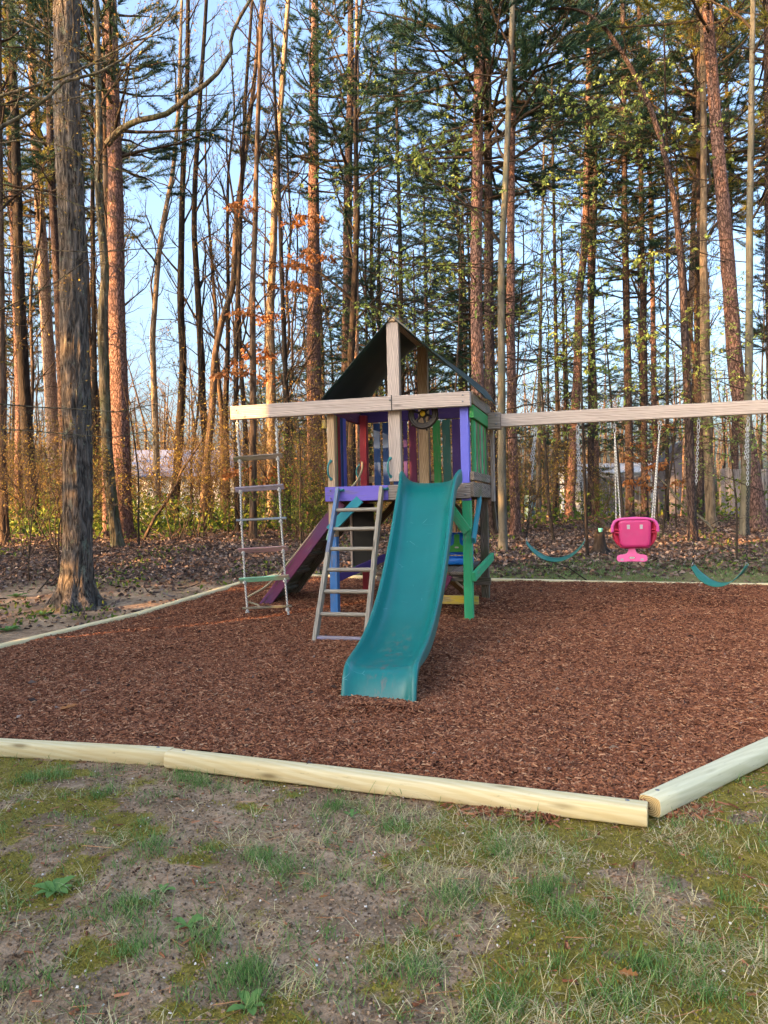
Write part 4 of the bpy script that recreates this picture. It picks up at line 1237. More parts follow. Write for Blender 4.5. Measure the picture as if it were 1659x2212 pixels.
def trunk_geo(gg, P, rad, flare=.35, n=14, mi=0, ridge=0):
    P = np.asarray(P); k = len(P)
    h = np.concatenate(([0], np.cumsum(np.linalg.norm(np.diff(P, axis=0), axis=1))))
    m = max(12, int(h[-1] / (.12 if ridge else .28)))
    hh = np.concatenate((np.array([-.12, 0, .06, .14, .25, .4, .6]), np.linspace(.85, h[-1], m)))
    C = np.column_stack([np.interp(hh, h, P[:, c]) for c in range(3)]); C[0, 2] -= .12
    for _ in range(2): C[2:-1] = .25 * C[1:-2] + .5 * C[2:-1] + .25 * C[3:]
    r = np.interp(hh, h, rad)
    th = np.arange(n) * 2 * math.pi / n
    ph = rng.random(4) * 6.28
    lobes = np.clip(.5 + .7 * np.cos(th * 5 + ph[0]) * np.cos(th * 2 + ph[1]), 0, 1.2)
    fl = np.exp(-np.maximum(hh, 0) / (.16 if flare < .7 else .20))
    ro = r[:, None] * (1 + flare * fl[:, None] * (.55 + .9 * lobes[None]) + .035 * np.sin(th[None] * 3 + hh[:, None] * .8 + ph[2]) + .03 * np.sin(th[None] * 7 + hh[:, None] * 2.1 + ph[3]) + .03 * rng.normal(size=(len(hh), n)))
    if ridge:                                   # furrowed bark in relief: long broken ridges
        TT, HH = np.meshgrid(th, hh); seam = 2 * np.minimum(TT, 2 * math.pi - TT)
        a_ = vnoise(TT * 5.1 + .9 * vnoise(TT * 2, HH * 1.3, 5), HH * 1.5, 11); b_ = vnoise(TT * 9.3, HH * 3.2, 12)
        ro = ro + r[:, None] * ridge * (1.2 * np.clip(np.abs(a_ - .5) * 3, 0, 1) + .7 * np.abs(b_ - .5) * 2 - .8)
    V = np.stack((C[:, None, 0] + ro * np.cos(th), C[:, None, 1] + ro * np.sin(th), np.broadcast_to(C[:, None, 2], ro.shape)), -1)
    i = np.arange(len(hh) - 1)[:, None] * n; j = np.arange(n)[None]; j2 = (j + 1) % n
    gg.add(V.reshape(-1, 3), np.stack((i + j, i + j2, i + n + j2, i + n + j), -1).reshape(-1, 4), mi, True)
    return C, r

def stubs(gg, C, r, z0, z1, n, Lm=(.3, 1.3), mi=0, rr=.012):
    """dead side branches of a pine"""
    for _ in range(n):
        z = z0 + (z1 - z0) * rng.random()
        i = int(np.clip(np.searchsorted(C[:, 2], z), 1, len(C) - 1))
        a = rng.random() * 6.283
        d = np.array((math.cos(a), math.sin(a), .15 * rng.normal()))
        L = Lm[0] + (Lm[1] - Lm[0]) * rng.random() ** 1.6
        Q = bend(C[i] + d * r[i] * .8, d, L, 4, -.15 + .3 * rng.random(), .28)
        gg.tube(Q, np.linspace(rr * (.7 + .6 * rng.random()), .003, 5), 4, mi)
        if L > .7:
            for _k in range(3):
                q_ = Q[1 + rng.integers(3)]
                Q2 = bend(q_, unit(d + rng.normal(size=3) * .7), L * .4, 2, 0, .3); gg.tube(Q2, [rr * .45, rr * .35, .002], 3, mi)

def pine_crown(seed, z0, z1, rmax, dens=1.0, droop=.0, wl=.19, ww=.015, nk=13, mats=None, low_first=.75):
    """whorls of boughs with needle tufts; the trunk runs up the z axis"""
    global rng
    keep = rng; rng = np.random.default_rng(seed)
    gg = G(); P, D = [], []
    z = z0
    while z < z1:
        f = (z - z0) / (z1 - z0)
        L0 = rmax * (low_first + (1 - low_first) * min(1, f * 4)) * (1 - f) ** .75 + .25
        a0 = rng.random() * 6.28
        for k in range(int(rng.integers(3, 6))):
            if rng.random() < .12: continue
            a = a0 + k * 6.283 / 5 + rng.normal() * .3
            L = L0 * (.55 + .6 * rng.random())
            d = np.array((math.cos(a), math.sin(a), .10 + .35 * f + .12 * rng.normal()))
            Q = bend((0, 0, z + rng.normal() * .1), d, L, 6, .25 - droop, .2)
            gg.tube(Q, np.linspace(.012 + .012 * L, .005, 7), 4, 0)
            nt_ = max(3, int(L * 4.2 * dens))
            for q_ in range(nt_):
                g_ = .28 + .72 * (q_ + rng.random()) / nt_
                x = g_ * 6; i = min(5, int(x)); p = Q[i] + (Q[i + 1] - Q[i]) * (x - i); t = unit(Q[i + 1] - Q[i])
                s = unit(np.cross(t, (0, 0, 1.0))) * (1 if rng.random() < .5 else -1)
                l = L * .34 * (1.2 - .75 * g_) * (.6 + .7 * rng.random()) + .12
                dd_ = unit(t * .75 + s * .8 + np.array((0, 0, .12 + .2 * rng.normal())))
                q2 = np.array([p, p + dd_ * l * .5, p + dd_ * l + np.array((0, 0, .05 * l))])
                gg.tube(q2, [.006, .005, .003], 3, 0)
                m_ = max(2, int(l / .085))
                for w in range(m_):
                    h = .25 + .75 * (w + .7) / m_
                    P.append(p + dd_ * l * h); D.append(dd_ + np.array((0, 0, .15)))
        z += (.42 + .25 * rng.random()) / dens ** .5
    needles(gg, np.array(P), np.array(D), wl, ww, nk, 1)
    rng = keep
    return gg

def set_tree(name, base, label, group=None, cat='tree'):
    return thing(name, base, label, cat, group)

TREES = {}
# crown meshes shared by several trees
CROWN = []
for k, (h, rm, de) in enumerate(((9.0, 3.2, 1.0), (8.0, 2.7, 1.1), (10.0, 3.6, .9))):
    me = pine_crown(100 + k, 0, h, rm, de).mesh('crown', [B_TWIG, L_NEEDLE]); CROWN.append((me, h))
SPRUCE = []
for k, (h, rm) in enumerate(((11.0, 2.3), (9.0, 2.0))):
    me = pine_crown(140 + k, 0, h, rm, 1.15, .35, .16, .013, 11, low_first=1.0).mesh('crown', [B_TWIG, L_NEEDLE]); SPRUCE.append((me, h))
CROWN_SUNLIT = pine_crown(170, 0, 9.0, 3.0, .9).mesh('crown', [B_TWIG, L_SUNLIT])

def add_crown(root, me, x, y, z, sc, rot, name='crown'):
    return put(bpy.data.objects.new(name, me), root, Matrix.Translation(Vector((float(x), float(y), float(z)))) @ Matrix.Rotation(rot, 4, 'Z') @ Matrix.Diagonal((sc, sc, sc, 1)))

def leafy_branch(seed, L=2.2, n=16, leaf=.052, per=6, mat=None, sag=-.05, dens=.55):
    """thin branch with small drooping leaf bunches, running along +x"""
    global rng
    keep = rng; rng = np.random.default_rng(seed)
    gg = G(); tips = []
    Q = bend((0, 0, 0), (1, 0, .12), L, 8, sag, .18); gg.tube(Q, np.linspace(.011, .003, 9), 4, 0)
    for q_ in range(n):
        f = .15 + .85 * (q_ + rng.random()) / n; x = f * 8; i = min(7, int(x)); p = Q[i] + (Q[i + 1] - Q[i]) * (x - i)
        s = (1 if q_ % 2 else -1)
        d = unit(np.array((.7, s * .75, .10 * rng.normal())))
        l = L * .42 * (1.1 - .6 * f) * (.5 + .8 * rng.random())
        W = bend(p, d, l, 4, -.05, .25); gg.tube(W, np.linspace(.005, .0018, 5), 3, 0)
        for w in W[1:]:
            if rng.random() < .9 * dens: tips.append(w)
            d2 = unit(d + rng.normal(size=3) * np.array((.7, .7, .2)))
            W2 = bend(w, d2, l * .35, 2, 0, .2); gg.tube(W2, [.003, .002, .0012], 3, 0)
            if rng.random() < .8 * dens: tips.append(W2[-1])
    tips = np.repeat(np.array(tips), per, 0) + rng.normal(size=(len(tips) * per, 3)) * .012
    leaves(gg, tips, leaf, 1, np.tile((.1, 0, -.6), (len(tips), 1)), .8)
    rng = keep
    return gg.mesh('leafy_branch', [B_TWIG, mat or L_NEW])
LEAFY = [leafy_branch(300 + k, L, n) for k, (L, n) in enumerate(((2.6, 13), (2.0, 10), (1.5, 8)))]
SPARSE = [leafy_branch(320 + k, L, n, .05, 4, None, -.1, .4) for k, (L, n) in enumerate(((2.4, 11), (1.8, 9)))]
BARE = [leafy_branch(340 + k, L, n, .028, 2, L_BUD, .1, .55) for k, (L, n) in enumerate(((3.2, 16), (2.4, 12)))]
DEADB = [leafy_branch(360 + k, 1.1, 8, .10, 3, L_DEAD, -.2, .75) for k in range(2)]

def attach(root, me, p, az, pitch=0, sc=1.0, name='branch', roll=0):
    M = Matrix.Translation(Vector([float(c) for c in p])) @ Matrix.Rotation(az, 4, 'Z') @ Matrix.Rotation(-pitch, 4, 'Y') @ Matrix.Rotation(roll, 4, 'X') @ Matrix.Diagonal((sc, sc, sc, 1))
    return put(bpy.data.objects.new(name, me), root, M)

def px_tree(name, label, pts, width, mat, kind, Y=None, top=16.0, group=None, flare=.35, opts=None, jitY=.15):
    """a tree whose trunk passes through pts (base first); width in picture units near mid height"""
    o_ = opts or {}
    mat = o_.get('bark', mat)
    if Y is None and ground_hit(*pts[0])[1] > 27: Y = 24 + 5 * rng.random()
    b = ground_hit(*pts[0]) if Y is None else np.array((*(at(*pts[0], Y)[:2]), float(gz(at(*pts[0], Y)[0], Y))))
    Y = b[1]
    P = [b] + [at(u, v, Y) for u, v in pts[1:]]
    while len(P) > 2 and P[1][2] < P[0][2] + .3: P.pop(1)
    P = np.array(P)
    e = P[-1] - P[max(0, len(P) - 3)]; e = unit(e)
    if e[2] < .3 and not o_.get('arch'): e = np.array((0, 0, 1.0))
    if P[-1][2] < top and not o_.get('arch'):
        e = unit(e * .5 + np.array((0, 0, .5)))
        P = np.vstack((P, P[-1] + e * (top - P[-1][2]) / e[2] * .5, P[-1] + np.array((e[0], e[1], e[2])) * (top - P[-1][2]) / e[2]))
    P[1:, 1] += np.cumsum(rng.normal(size=len(P) - 1)) * jitY * .3
    r = width / 2 / FPX * Y
    hz = (P[:, 2] - P[0, 2]) / (P[-1, 2] - P[0, 2])
    taper = o_.get('taper', .45)
    rad = r * (1.12 - (1.12 - taper) * hz)
    root = set_tree(name, b, label, group)
    gg = G(); C, rr = trunk_geo(gg, P, rad, flare, 72 if 'ridge' in o_ else (16 if width > 22 else 10), 0, o_.get('ridge', 0))
    gg.obj('trunk', mat, root, origin=b)
    if kind == 'hard':
        g2 = G(); tips = []
        n1 = o_.get('n', 15); z0 = o_.get('z0', .3)
        for q_ in range(n1):
            f = z0 + (.99 - z0) * (q_ + rng.random()) / n1
            i = int(np.clip(np.searchsorted(C[:, 2], C[0, 2] + f * (C[-1, 2] - C[0, 2])), 1, len(C) - 1))
            a = rng.random() * 6.283; el = .5 + .7 * rng.random()
            d = np.array((math.cos(a) * math.cos(el), math.sin(a) * math.cos(el), math.sin(el)))
            L = o_.get('L', 2.6) * (.5 + .8 * rng.random()) * (1.15 - .5 * f)
            r1 = min(rr[i] * .55, .012 + .011 * L)
            Q = bend(C[i], d, L, 6, .35, .25); g2.tube(Q, np.linspace(r1, .005, 7), 5, 0)
            twigs(g2, Q, r1, L * .42, o_.get('n2', 6), 1, tips, .45, .65, 0, .0042)
        tp = np.array(tips); tp = tp[rng.random(len(tp)) < o_.get('buds', .5)]
        leaves(g2, tp, o_.get('bud', .045), 1, np.tile((0, 0, .1), (len(tp), 1)), 1.2)
        g2.obj('branches', [o_.get('twig', B_TWIG), o_.get('leaf', L_BUD)], root, origin=b + np.array((0, 0, 3.0)))['kind'] = 'stuff'
    elif kind == 'pine':
        g2 = G()
        stubs(g2, C, rr, C[0, 2] + o_.get('s0', 2.0), min(C[-1, 2], o_.get('s1', 12)), o_.get('stubs', 26), o_.get('SL', (.2, 1.4)), 0)
        g2.obj('dead_branches', o_.get('twig', B_TWIG), root, origin=b + np.array((0, 0, 3.0)))['kind'] = 'stuff'
        if 'crown' in o_:
            me, zc, sc = o_['crown']
            i = int(np.clip(np.searchsorted(C[:, 2], zc), 1, len(C) - 1))
            add_crown(root, me, C[i][0], C[i][1], zc, sc, rng.random() * 6.28)
    TREES[label] = (root, C, rr)
    return root, C, rr
def at_height(C, z): return C[int(np.clip(np.searchsorted(C[:, 2], z), 0, len(C) - 1))]

# ------------------------------------------------------------------ the trees one can pick out, left to right
T1 = px_tree('oak_tree', 'thick gray oak trunk with furrowed bark standing by the left timbers', [(163, 1312), (168, 1200), (163, 1000), (155, 760), (150, 500), (147, 250), (143, 0)], 54, B_OAK, 'hard', top=15, flare=1.0, opts=dict(n=6, z0=.62, L=3.2, taper=.8, ridge=.075))
px_tree('hardwood_tree', 'slim trunk at the very left edge of the picture', [(8, 1172), (3, 1000), (-1, 800), (-4, 300)], 22, B_BROWN, 'hard', top=14)
px_tree('hardwood_tree', 'straight trunk left of the oak, lit along its left side', [(74, 1107), (60, 950), (45, 700), (34, 300), (20, 0)], 25, B_DARK, 'hard', top=22, opts=dict(n=10, z0=.4))
px_tree('pine_tree', 'broad pale sunlit pine trunk just left of the oak', [(128, 1092), (116, 950), (100, 664), (77, 300), (62, 0)], 27, B_PINE, 'pine', top=24, opts=dict(bark=B_SUNLIT, stubs=40, s1=16, crown=(CROWN_SUNLIT, 11.0, 1.3)))
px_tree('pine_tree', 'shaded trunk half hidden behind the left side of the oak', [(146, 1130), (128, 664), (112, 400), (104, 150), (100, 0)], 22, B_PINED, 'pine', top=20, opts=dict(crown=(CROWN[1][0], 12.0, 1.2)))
px_tree('hardwood_tree', 'thin dark trunk close to the right side of the oak', [(202, 1130), (203, 800), (202, 664), (199, 500), (196, 0)], 12, B_DARK, 'hard', top=13)
px_tree('pine_tree', 'slender red pine trunk left of the mossy leaning tree', [(231, 1157), (230, 1000), (229, 800), (240, 500), (240, 200)], 17, B_PINE, 'pine', top=14, opts=dict(stubs=18))
T7 = px_tree('pine_tree', 'stout reddish pine rising behind the mossy tree right of the oak', [(266, 1164), (262, 1000), (257, 763), (253, 667), (249, 400), (242, 200), (235, 0)], 37, B_PINE, 'pine', top=22, opts=dict(stubs=22, s0=4, crown=(CROWN[0][0], 10.5, 1.1)))
T6 = px_tree('mossy_tree', 'mossy crooked tree with one long limb reaching right over the gap', [(255, 1182), (247, 1120), (237, 990), (230, 800), (225, 730), (226, 664), (230, 600), (221, 480), (213, 400), (216, 300), (215, 200), (213, 0)], 23, B_MOSS, 'hard', top=12.5, opts=dict(n=7, z0=.6, L=2.0))
Yb = T6[1][0][1]
limb = [(230, 312), (245, 296), (260, 280), (282, 268), (300, 260), (330, 254), (360, 246), (385, 228), (400, 213), (425, 196), (447, 180), (470, 158), (487, 132), (500, 112), (498, 92), (503, 70), (517, 40), (540, 0), (556, -60)]
gg = G(); Q = np.array([at(u, v, Yb - .04 * k) for k, (u, v) in enumerate(limb)]); gg.tube(Q, np.linspace(.075, .03, len(Q)), 8, 0, jit=.15); tips = []
twigs(gg, Q, .04, 1.6, 12, 1, tips, .4, .8); leaves(gg, np.array(tips), .04, 1); gg.obj('limb', [B_MOSS, L_BUD], T6[0], origin=Q[0])
px_tree('hardwood_tree', 'sunlit slim tree that forks into two high up, left of the white house', [(340, 1084), (336, 900), (330, 730), (337, 650), (343, 560), (352, 480), (372, 380), (385, 250), (392, 0)], 14, B_SUNLIT_BROWN, 'hard', top=17, opts=dict(n=13, z0=.35))
px_tree('hardwood_tree', 'tall straight dark trunk in front of the white house', [(374, 1112), (384, 1000), (390, 897), (397, 780), (392, 667), (393, 467), (398, 300), (405, 167), (407, 0)], 18, B_DARK, 'hard', top=19, opts=dict(n=14, z0=.35))
px_tree('hardwood_tree', 'dark trunk with ragged bark right of the white house gable', [(455, 1082), (437, 863), (433, 730), (430, 667), (420, 500), (422, 400), (433, 233), (443, 100), (450, 0)], 16, B_DARK, 'hard', top=20, opts=dict(n=14, z0=.35))
px_tree('hardwood_tree', 'leaning brown trunk left of the rope ladder, bending right higher up', [(437, 1147), (443, 1030), (457, 897), (463, 763), (486, 664), (505, 633), (514, 467), (533, 333), (547, 233), (560, 100), (570, 0)], 16, B_BROWN, 'hard', top=14, opts=dict(n=14, z0=.35, L=2.2))
px_tree('hardwood_tree', 'thin dark trunk behind the left rope of the rope ladder', [(513, 1090), (510, 900), (509, 763), (515, 600), (522, 400), (530, 200), (545, 0)], 12, B_DARK, 'hard', Y=21, top=17, opts=dict(n=13, z0=.3))
T14 = px_tree('oak_sapling', 'young oak behind the rope ladder holding brown dead leaves', [(545, 1095), (547, 900), (545, 623), (549, 477), (553, 330), (560, 150), (566, 0)], 15, B_BROWN, 'hard', Y=18, top=15, opts=dict(n=12, z0=.25, L=1.8))
px_tree('hardwood_tree', 'tall dark tree right of the rope ladder with a sunlit foot', [(586, 1108), (587, 950), (583, 700), (589, 550), (597, 367), (611, 183), (624, 0)], 21, B_SUNLIT_BROWN, 'hard', top=17, opts=dict(n=16, z0=.35, L=2.4))
T15 = px_tree('oak_sapling', 'second young oak with dead leaves, left of the big central pine', [(622, 1100), (620, 900), (612, 664), (606, 480), (600, 300), (590, 100)], 12, B_DARK, 'hard', Y=20, top=14, opts=dict(n=12, z0=.25, L=1.7))
px_tree('pine_tree', 'big scaly pine trunk between the rope ladder and the tower', [(682, 1132), (681, 1000), (679, 800), (677, 600), (677, 330), (679, 0)], 33, B_PINE, 'pine', top=20, flare=.3, opts=dict(stubs=12, s0=6, SL=(.2, 2.2), crown=(CROWN[1][0], 13.0, 1.1)))
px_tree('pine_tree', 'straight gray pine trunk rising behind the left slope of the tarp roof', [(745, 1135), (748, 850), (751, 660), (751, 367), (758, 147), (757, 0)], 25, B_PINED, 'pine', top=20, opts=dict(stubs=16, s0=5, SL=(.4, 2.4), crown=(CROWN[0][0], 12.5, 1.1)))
px_tree('pine_tree', 'narrow sunlit trunk half hidden behind the straight gray pine', [(770, 1110), (769, 800), (769, 623), (768, 400), (772, 200)], 14, B_SUNLIT, 'pine', Y=22, top=16, opts=dict(stubs=20))
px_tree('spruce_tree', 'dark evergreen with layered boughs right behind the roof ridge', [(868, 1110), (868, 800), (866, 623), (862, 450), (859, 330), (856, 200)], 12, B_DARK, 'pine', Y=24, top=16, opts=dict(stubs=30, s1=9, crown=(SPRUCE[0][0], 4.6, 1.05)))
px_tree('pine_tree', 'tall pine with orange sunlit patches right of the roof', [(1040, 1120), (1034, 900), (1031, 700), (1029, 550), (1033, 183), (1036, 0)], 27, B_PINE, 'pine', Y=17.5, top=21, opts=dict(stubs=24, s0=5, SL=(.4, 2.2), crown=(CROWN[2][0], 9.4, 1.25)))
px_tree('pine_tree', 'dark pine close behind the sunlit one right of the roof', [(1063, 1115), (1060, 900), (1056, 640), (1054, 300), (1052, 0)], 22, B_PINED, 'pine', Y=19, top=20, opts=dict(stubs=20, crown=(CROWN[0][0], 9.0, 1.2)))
T23 = px_tree('beech_tree', 'smooth gray beech trunk beside the swing beam bracket', [(1086, 1190), (1085, 1050), (1085, 900), (1084, 550), (1094, 367), (1103, 110), (1108, 0)], 17, B_BEECH, 'hard', top=15, flare=.25, opts=dict(n=7, z0=.35, L=2.2, buds=.3, leaf=L_NEW))
px_tree('pine_tree', 'reddish brown trunk right beside the smooth beech', [(1115, 1157), (1107, 940), (1103, 700), (1105, 400), (1110, 0)], 20, B_PINE, 'pine', top=19, opts=dict(stubs=24, s0=3, SL=(.3, 2.0), crown=(CROWN[1][0], 9.6, 1.2)))
px_tree('pine_tree', 'leaning pine with an orange lit trunk behind the left belt swing', [(1228, 1062), (1240, 900), (1246, 788), (1249, 638), (1261, 544), (1268, 300), (1272, 100)], 19, B_PINE, 'pine', top=22, opts=dict(stubs=26, crown=(CROWN[2][0], 13.0, 1.2)))
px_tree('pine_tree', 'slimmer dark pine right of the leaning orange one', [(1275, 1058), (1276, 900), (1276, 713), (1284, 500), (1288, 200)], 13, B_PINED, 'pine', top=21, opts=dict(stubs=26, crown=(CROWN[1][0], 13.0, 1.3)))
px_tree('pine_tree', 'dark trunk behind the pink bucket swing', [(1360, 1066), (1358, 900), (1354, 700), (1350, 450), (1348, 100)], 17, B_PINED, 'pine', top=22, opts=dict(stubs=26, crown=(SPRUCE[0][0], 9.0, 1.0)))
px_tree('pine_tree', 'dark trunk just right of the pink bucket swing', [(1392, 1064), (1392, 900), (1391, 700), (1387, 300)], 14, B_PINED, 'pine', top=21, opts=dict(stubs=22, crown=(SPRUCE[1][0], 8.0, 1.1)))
px_tree('arching_tree', 'bare trunk arching over to the left high above the swings', [(1494, 1070), (1490, 940), (1482, 788), (1474, 600), (1459, 450), (1441, 356), (1411, 255), (1369, 157), (1328, 97), (1291, 56), (1261, 32), (1231, 19), (1190, 22)], 18, B_PINED, 'pine', Y=15.5, opts=dict(arch=1, stubs=30, s1=14, taper=.5))
px_tree('pine_tree', 'orange lit trunk between the pink swing and the right belt swing', [(1478, 1062), (1484, 900), (1492, 700), (1500, 400), (1503, 100)], 14, B_SUNLIT, 'pine', Y=27, top=22, opts=dict(stubs=24, crown=(CROWN[0][0], 13.0, 1.2)))
px_tree('hardwood_tree', 'brown straight trunk behind the right belt swing, left one of a close pair', [(1536, 1138), (1533, 950), (1527, 788), (1523, 563), (1520, 262), (1516, 75)], 19, B_SUNLIT_BROWN, 'hard', top=16, opts=dict(n=12, z0=.45))
px_tree('pine_tree', 'dark rough trunk squeezed left of the brown straight trunk', [(1513, 1105), (1512, 900), (1510, 700), (1508, 300)], 14, B_PINED, 'pine', top=18, opts=dict(stubs=18, crown=(CROWN[1][0], 11.0, 1.1)))
px_tree('pine_tree', 'big red pine leaning left at the right side of the picture', [(1640, 1140), (1618, 980), (1587, 788), (1572, 563), (1553, 375), (1538, 188), (1525, 0)], 32, B_PINE, 'pine', top=20, flare=.4, opts=dict(stubs=24, s0=5, SL=(.3, 1.8), crown=(CROWN_SUNLIT, 12.5, 1.1)))
T37 = px_tree('beech_tree', 'pale smooth beech trunk right of the right belt swing', [(1607, 1157), (1611, 950), (1615, 788), (1617, 488), (1621, 188), (1625, 0)], 17, B_BEECH, 'hard', top=16, flare=.25, opts=dict(n=9, z0=.4, L=2.4))
px_tree('pine_tree', 'shaded pine trunk cut by the right edge of the picture', [(1672, 1120), (1668, 900), (1664, 600), (1660, 200)], 22, B_PINED, 'pine', top=20, opts=dict(stubs=18, crown=(CROWN_SUNLIT, 11.0, 1.2)))
px_tree('hardwood_tree', 'pale thin tree lit orange between beech and left belt swing', [(1160, 1036), (1163, 900), (1166, 700), (1172, 400)], 9, B_SUNLIT_BROWN, 'hard', Y=27, top=14, opts=dict(n=10, z0=.4))
px_tree('hardwood_tree', 'dark slim trunk behind the left chain of the left belt swing', [(1196, 1058), (1204, 900), (1200, 700), (1194, 400)], 10, B_DARK, 'hard', Y=24, top=15, opts=dict(n=12, z0=.35))
px_tree('hardwood_tree', 'thin pale sapling leaning right, close to the left belt swing seat', [(1268, 1165), (1266, 1060), (1262, 950), (1258, 800), (1262, 600)], 7, B_DARK, 'hard', Y=14, top=8, flare=.1, opts=dict(taper=.12, n=8, z0=.3, L=1.2, leaf=L_NEW, bud=.05))
px_tree('hardwood_tree', 'slender trunk rising beside the raised white rope of the pink swing', [(1440, 1080), (1441, 900), (1442, 638), (1440, 300)], 8, B_DARK, 'hard', Y=22, top=15, opts=dict(n=12, z0=.3))

# dead leaves that hung on through winter
for (root, C, rr), zs in ((T14, (2.0, 2.4, 4.6, 5.2, 6.0, 6.6, 7.2, 8.4)), (T15, (2.6, 4.2, 4.8, 5.4, 6.2, 7.0, 7.8, 8.6))):
    for z in zs: attach(root, DEADB[rng.integers(2)], at_height(C, z), rng.random() * 6.28, -.1, .8 + .5 * rng.random(), 'dead_leaf_branch')
# pale new leaves in layers
def layers(T, zs, azs, mes, sc=1.0, name='leafy_branch'):
    root, C, rr = T
    for z in zs:
        attach(root, mes[rng.integers(len(mes))], at_height(C, z), azs[0] + (azs[1] - azs[0]) * rng.random(), .1 * rng.normal() + .08, sc * (.75 + .5 * rng.random()), name)
layers(T23, np.arange(5.0, 10.2, .33), (R(140), R(225)), LEAFY, 1.25)
layers(T23, np.arange(3.8, 10.0, .42), (R(-50), R(50)), LEAFY, 1.2)
layers(T23, np.arange(2.6, 5.5, .35), (R(-30), R(20)), SPARSE, 1.1)
layers(T37, np.arange(2.2, 4.6, .3), (R(150), R(215)), SPARSE, 1.2)
layers(T37, np.arange(4.6, 12, .55), (R(0), R(360)), BARE, 1.0, 'branch')

# saplings of the understorey with layered leafy branches
def sapling(u, v, h, label, n, mes, az, sc=.8, Y=None, mat=None):
    b = ground_hit(u, v) if Y is None else np.array((*at(u, v, Y)[:2], float(gz(at(u, v, Y)[0], Y))))
    root = thing('sapling', b, label, 'sapling', 'saplings of the understorey')
    Q = bend(b - np.array((0, 0, .05)), (.05 * rng.normal(), .05 * rng.normal(), 1), h, 8, .2, .12)
    gg = G(); gg.tube(Q, np.linspace(.008 + .004 * h, .004, 9), 6, 0); gg.obj('trunk', mat or B_TWIG, root, origin=b)
    for k in range(n):
        f = .25 + .73 * (k + rng.random()) / n; x = f * 8; i = min(7, int(x)); p = Q[i] + (Q[i + 1] - Q[i]) * (x - i)
        attach(root, mes[rng.integers(len(mes))], p, az[0] + (az[1] - az[0]) * rng.random(), .15 + .2 * rng.random(), sc * (.6 + .6 * rng.random()), 'branch')
    return root
ALLR = (0, 6.283)
sapling(1590, 1148, 3.0, 'leafy sapling with bright green leaves left of the right belt swing seat', 9, SPARSE, ALLR, .55, 13.0)
sapling(1700, 1150, 4.0, 'leafy sapling at the right edge reaching over the swing beam', 8, SPARSE, (R(120), R(240)), .8, 11.5)
sapling(1345, 1120, 6.5, 'slim leafy sapling behind the pink bucket swing', 6, LEAFY, ALLR, .8, 16)
sapling(1195, 1120, 7.5, 'slim leafy sapling right of the two pines by the beech', 7, LEAFY, ALLR, .9, 16.5)
sapling(985, 1130, 7.0, 'slim leafy sapling close behind the right slope of the roof', 9, LEAFY, ALLR, .8, 15)
sapling(930, 1130, 9.0, 'tall thin sapling with young leaves above the roof ridge', 9, LEAFY, ALLR, .9, 19)
sapling(1430, 1110, 5.0, 'sapling with sparse leaves between pink swing and right belt swing', 12, SPARSE, ALLR, .9, 17)
sapling(125, 1175, 2.2, 'thin bare sapling in front of the oak, left side', 6, BARE, ALLR, .35, 13.5)
sapling(62, 1200, 1.9, 'short pale shoot near the left edge by the oak', 5, BARE, ALLR, .3, 12.6)
sapling(300, 1170, 4.5, 'bare whip left of the white house', 9, BARE, ALLR, .6, 17)
sapling(650, 1120, 4.0, 'bare twiggy shrub left of the big central pine', 12, BARE, ALLR, .6, 16.5)
sapling(640, 1110, 3.4, 'twiggy bush behind the rope ladder foot', 12, BARE, ALLR, .6, 18)
sapling(1080, 1120, 3.2, 'orange lit twiggy bush between tower and beech', 12, BARE, ALLR, .6, 18)
sapling(1460, 1100, 3.2, 'dry twiggy bush with orange twigs right of the pink swing', 14, BARE, ALLR, .65, 18.5)
sapling(1420, 1100, 2.6, 'small sapling holding tan dead leaves right of the pink swing', 6, DEADB, ALLR, .8, 18)

# the branches that reach in from a tree left of the picture
lt_b = np.array((-5.6, 7.6, float(gz(-5.6, 7.6))))
lt = set_tree('maple_tree', lt_b, 'maple out of view on the left whose long bare branches cross the upper left corner')
gg = G(); PT = np.array([lt_b + np.array((.03 * k, .02 * k, k * 1.0)) for k in range(12)]); C, rr = trunk_geo(gg, PT, np.linspace(.17, .06, 12), .4, 14); gg.obj('trunk', B_MOSS, lt, origin=lt_b)
def long_branch(pts, Y, r0, n=9, L=1.1):
    Q = np.array([at(u, v, Y + .05 * k) for k, (u, v) in enumerate(pts)])
    st = at_height(C, Q[0][2] - .5); Q = np.vstack((st, .5 * (st + Q[0]) + np.array((0, 0, .05)), Q))
    gg = G(); gg.tube(Q, np.linspace(r0, .005, len(Q)), 7, 0); tips = []
    twigs(gg, Q, r0 * .6, L, n, 1, tips, .1, .7, 0, .0025)
    t_ = np.array(tips); leaves(gg, t_[rng.random(len(t_)) < .6], .035, 1)
    gg.obj('branch', [B_MOSS, L_BUD], lt, origin=Q[0])
long_branch([(-60, 300), (0, 276), (43, 253), (100, 213), (137, 177), (213, 157), (267, 127), (300, 97), (343, 63), (380, 13), (400, -40)], 7.4, .026, 10)
long_branch([(-60, 235), (0, 208), (60, 190), (140, 165), (200, 137), (260, 105), (320, 70), (400, 20)], 7.8, .022, 10)
long_branch([(-60, 205), (0, 226), (100, 228), (150, 215), (220, 195), (300, 190)], 8.2, .012, 8)
long_branch([(-60, 320), (60, 300), (150, 320), (200, 345), (250, 365), (300, 378)], 8.0, .012, 9)
long_branch([(-60, 560), (0, 528), (100, 540), (200, 545), (300, 538), (380, 535)], 8.4, .010, 9)
long_branch([(-60, 60), (40, 40), (110, 80), (170, 110), (240, 130)], 8.0, .012, 9)
long_branch([(-60, 860), (0, 873), (90, 880), (170, 884), (250, 890), (340, 872)], 8.8, .011, 9, .9)
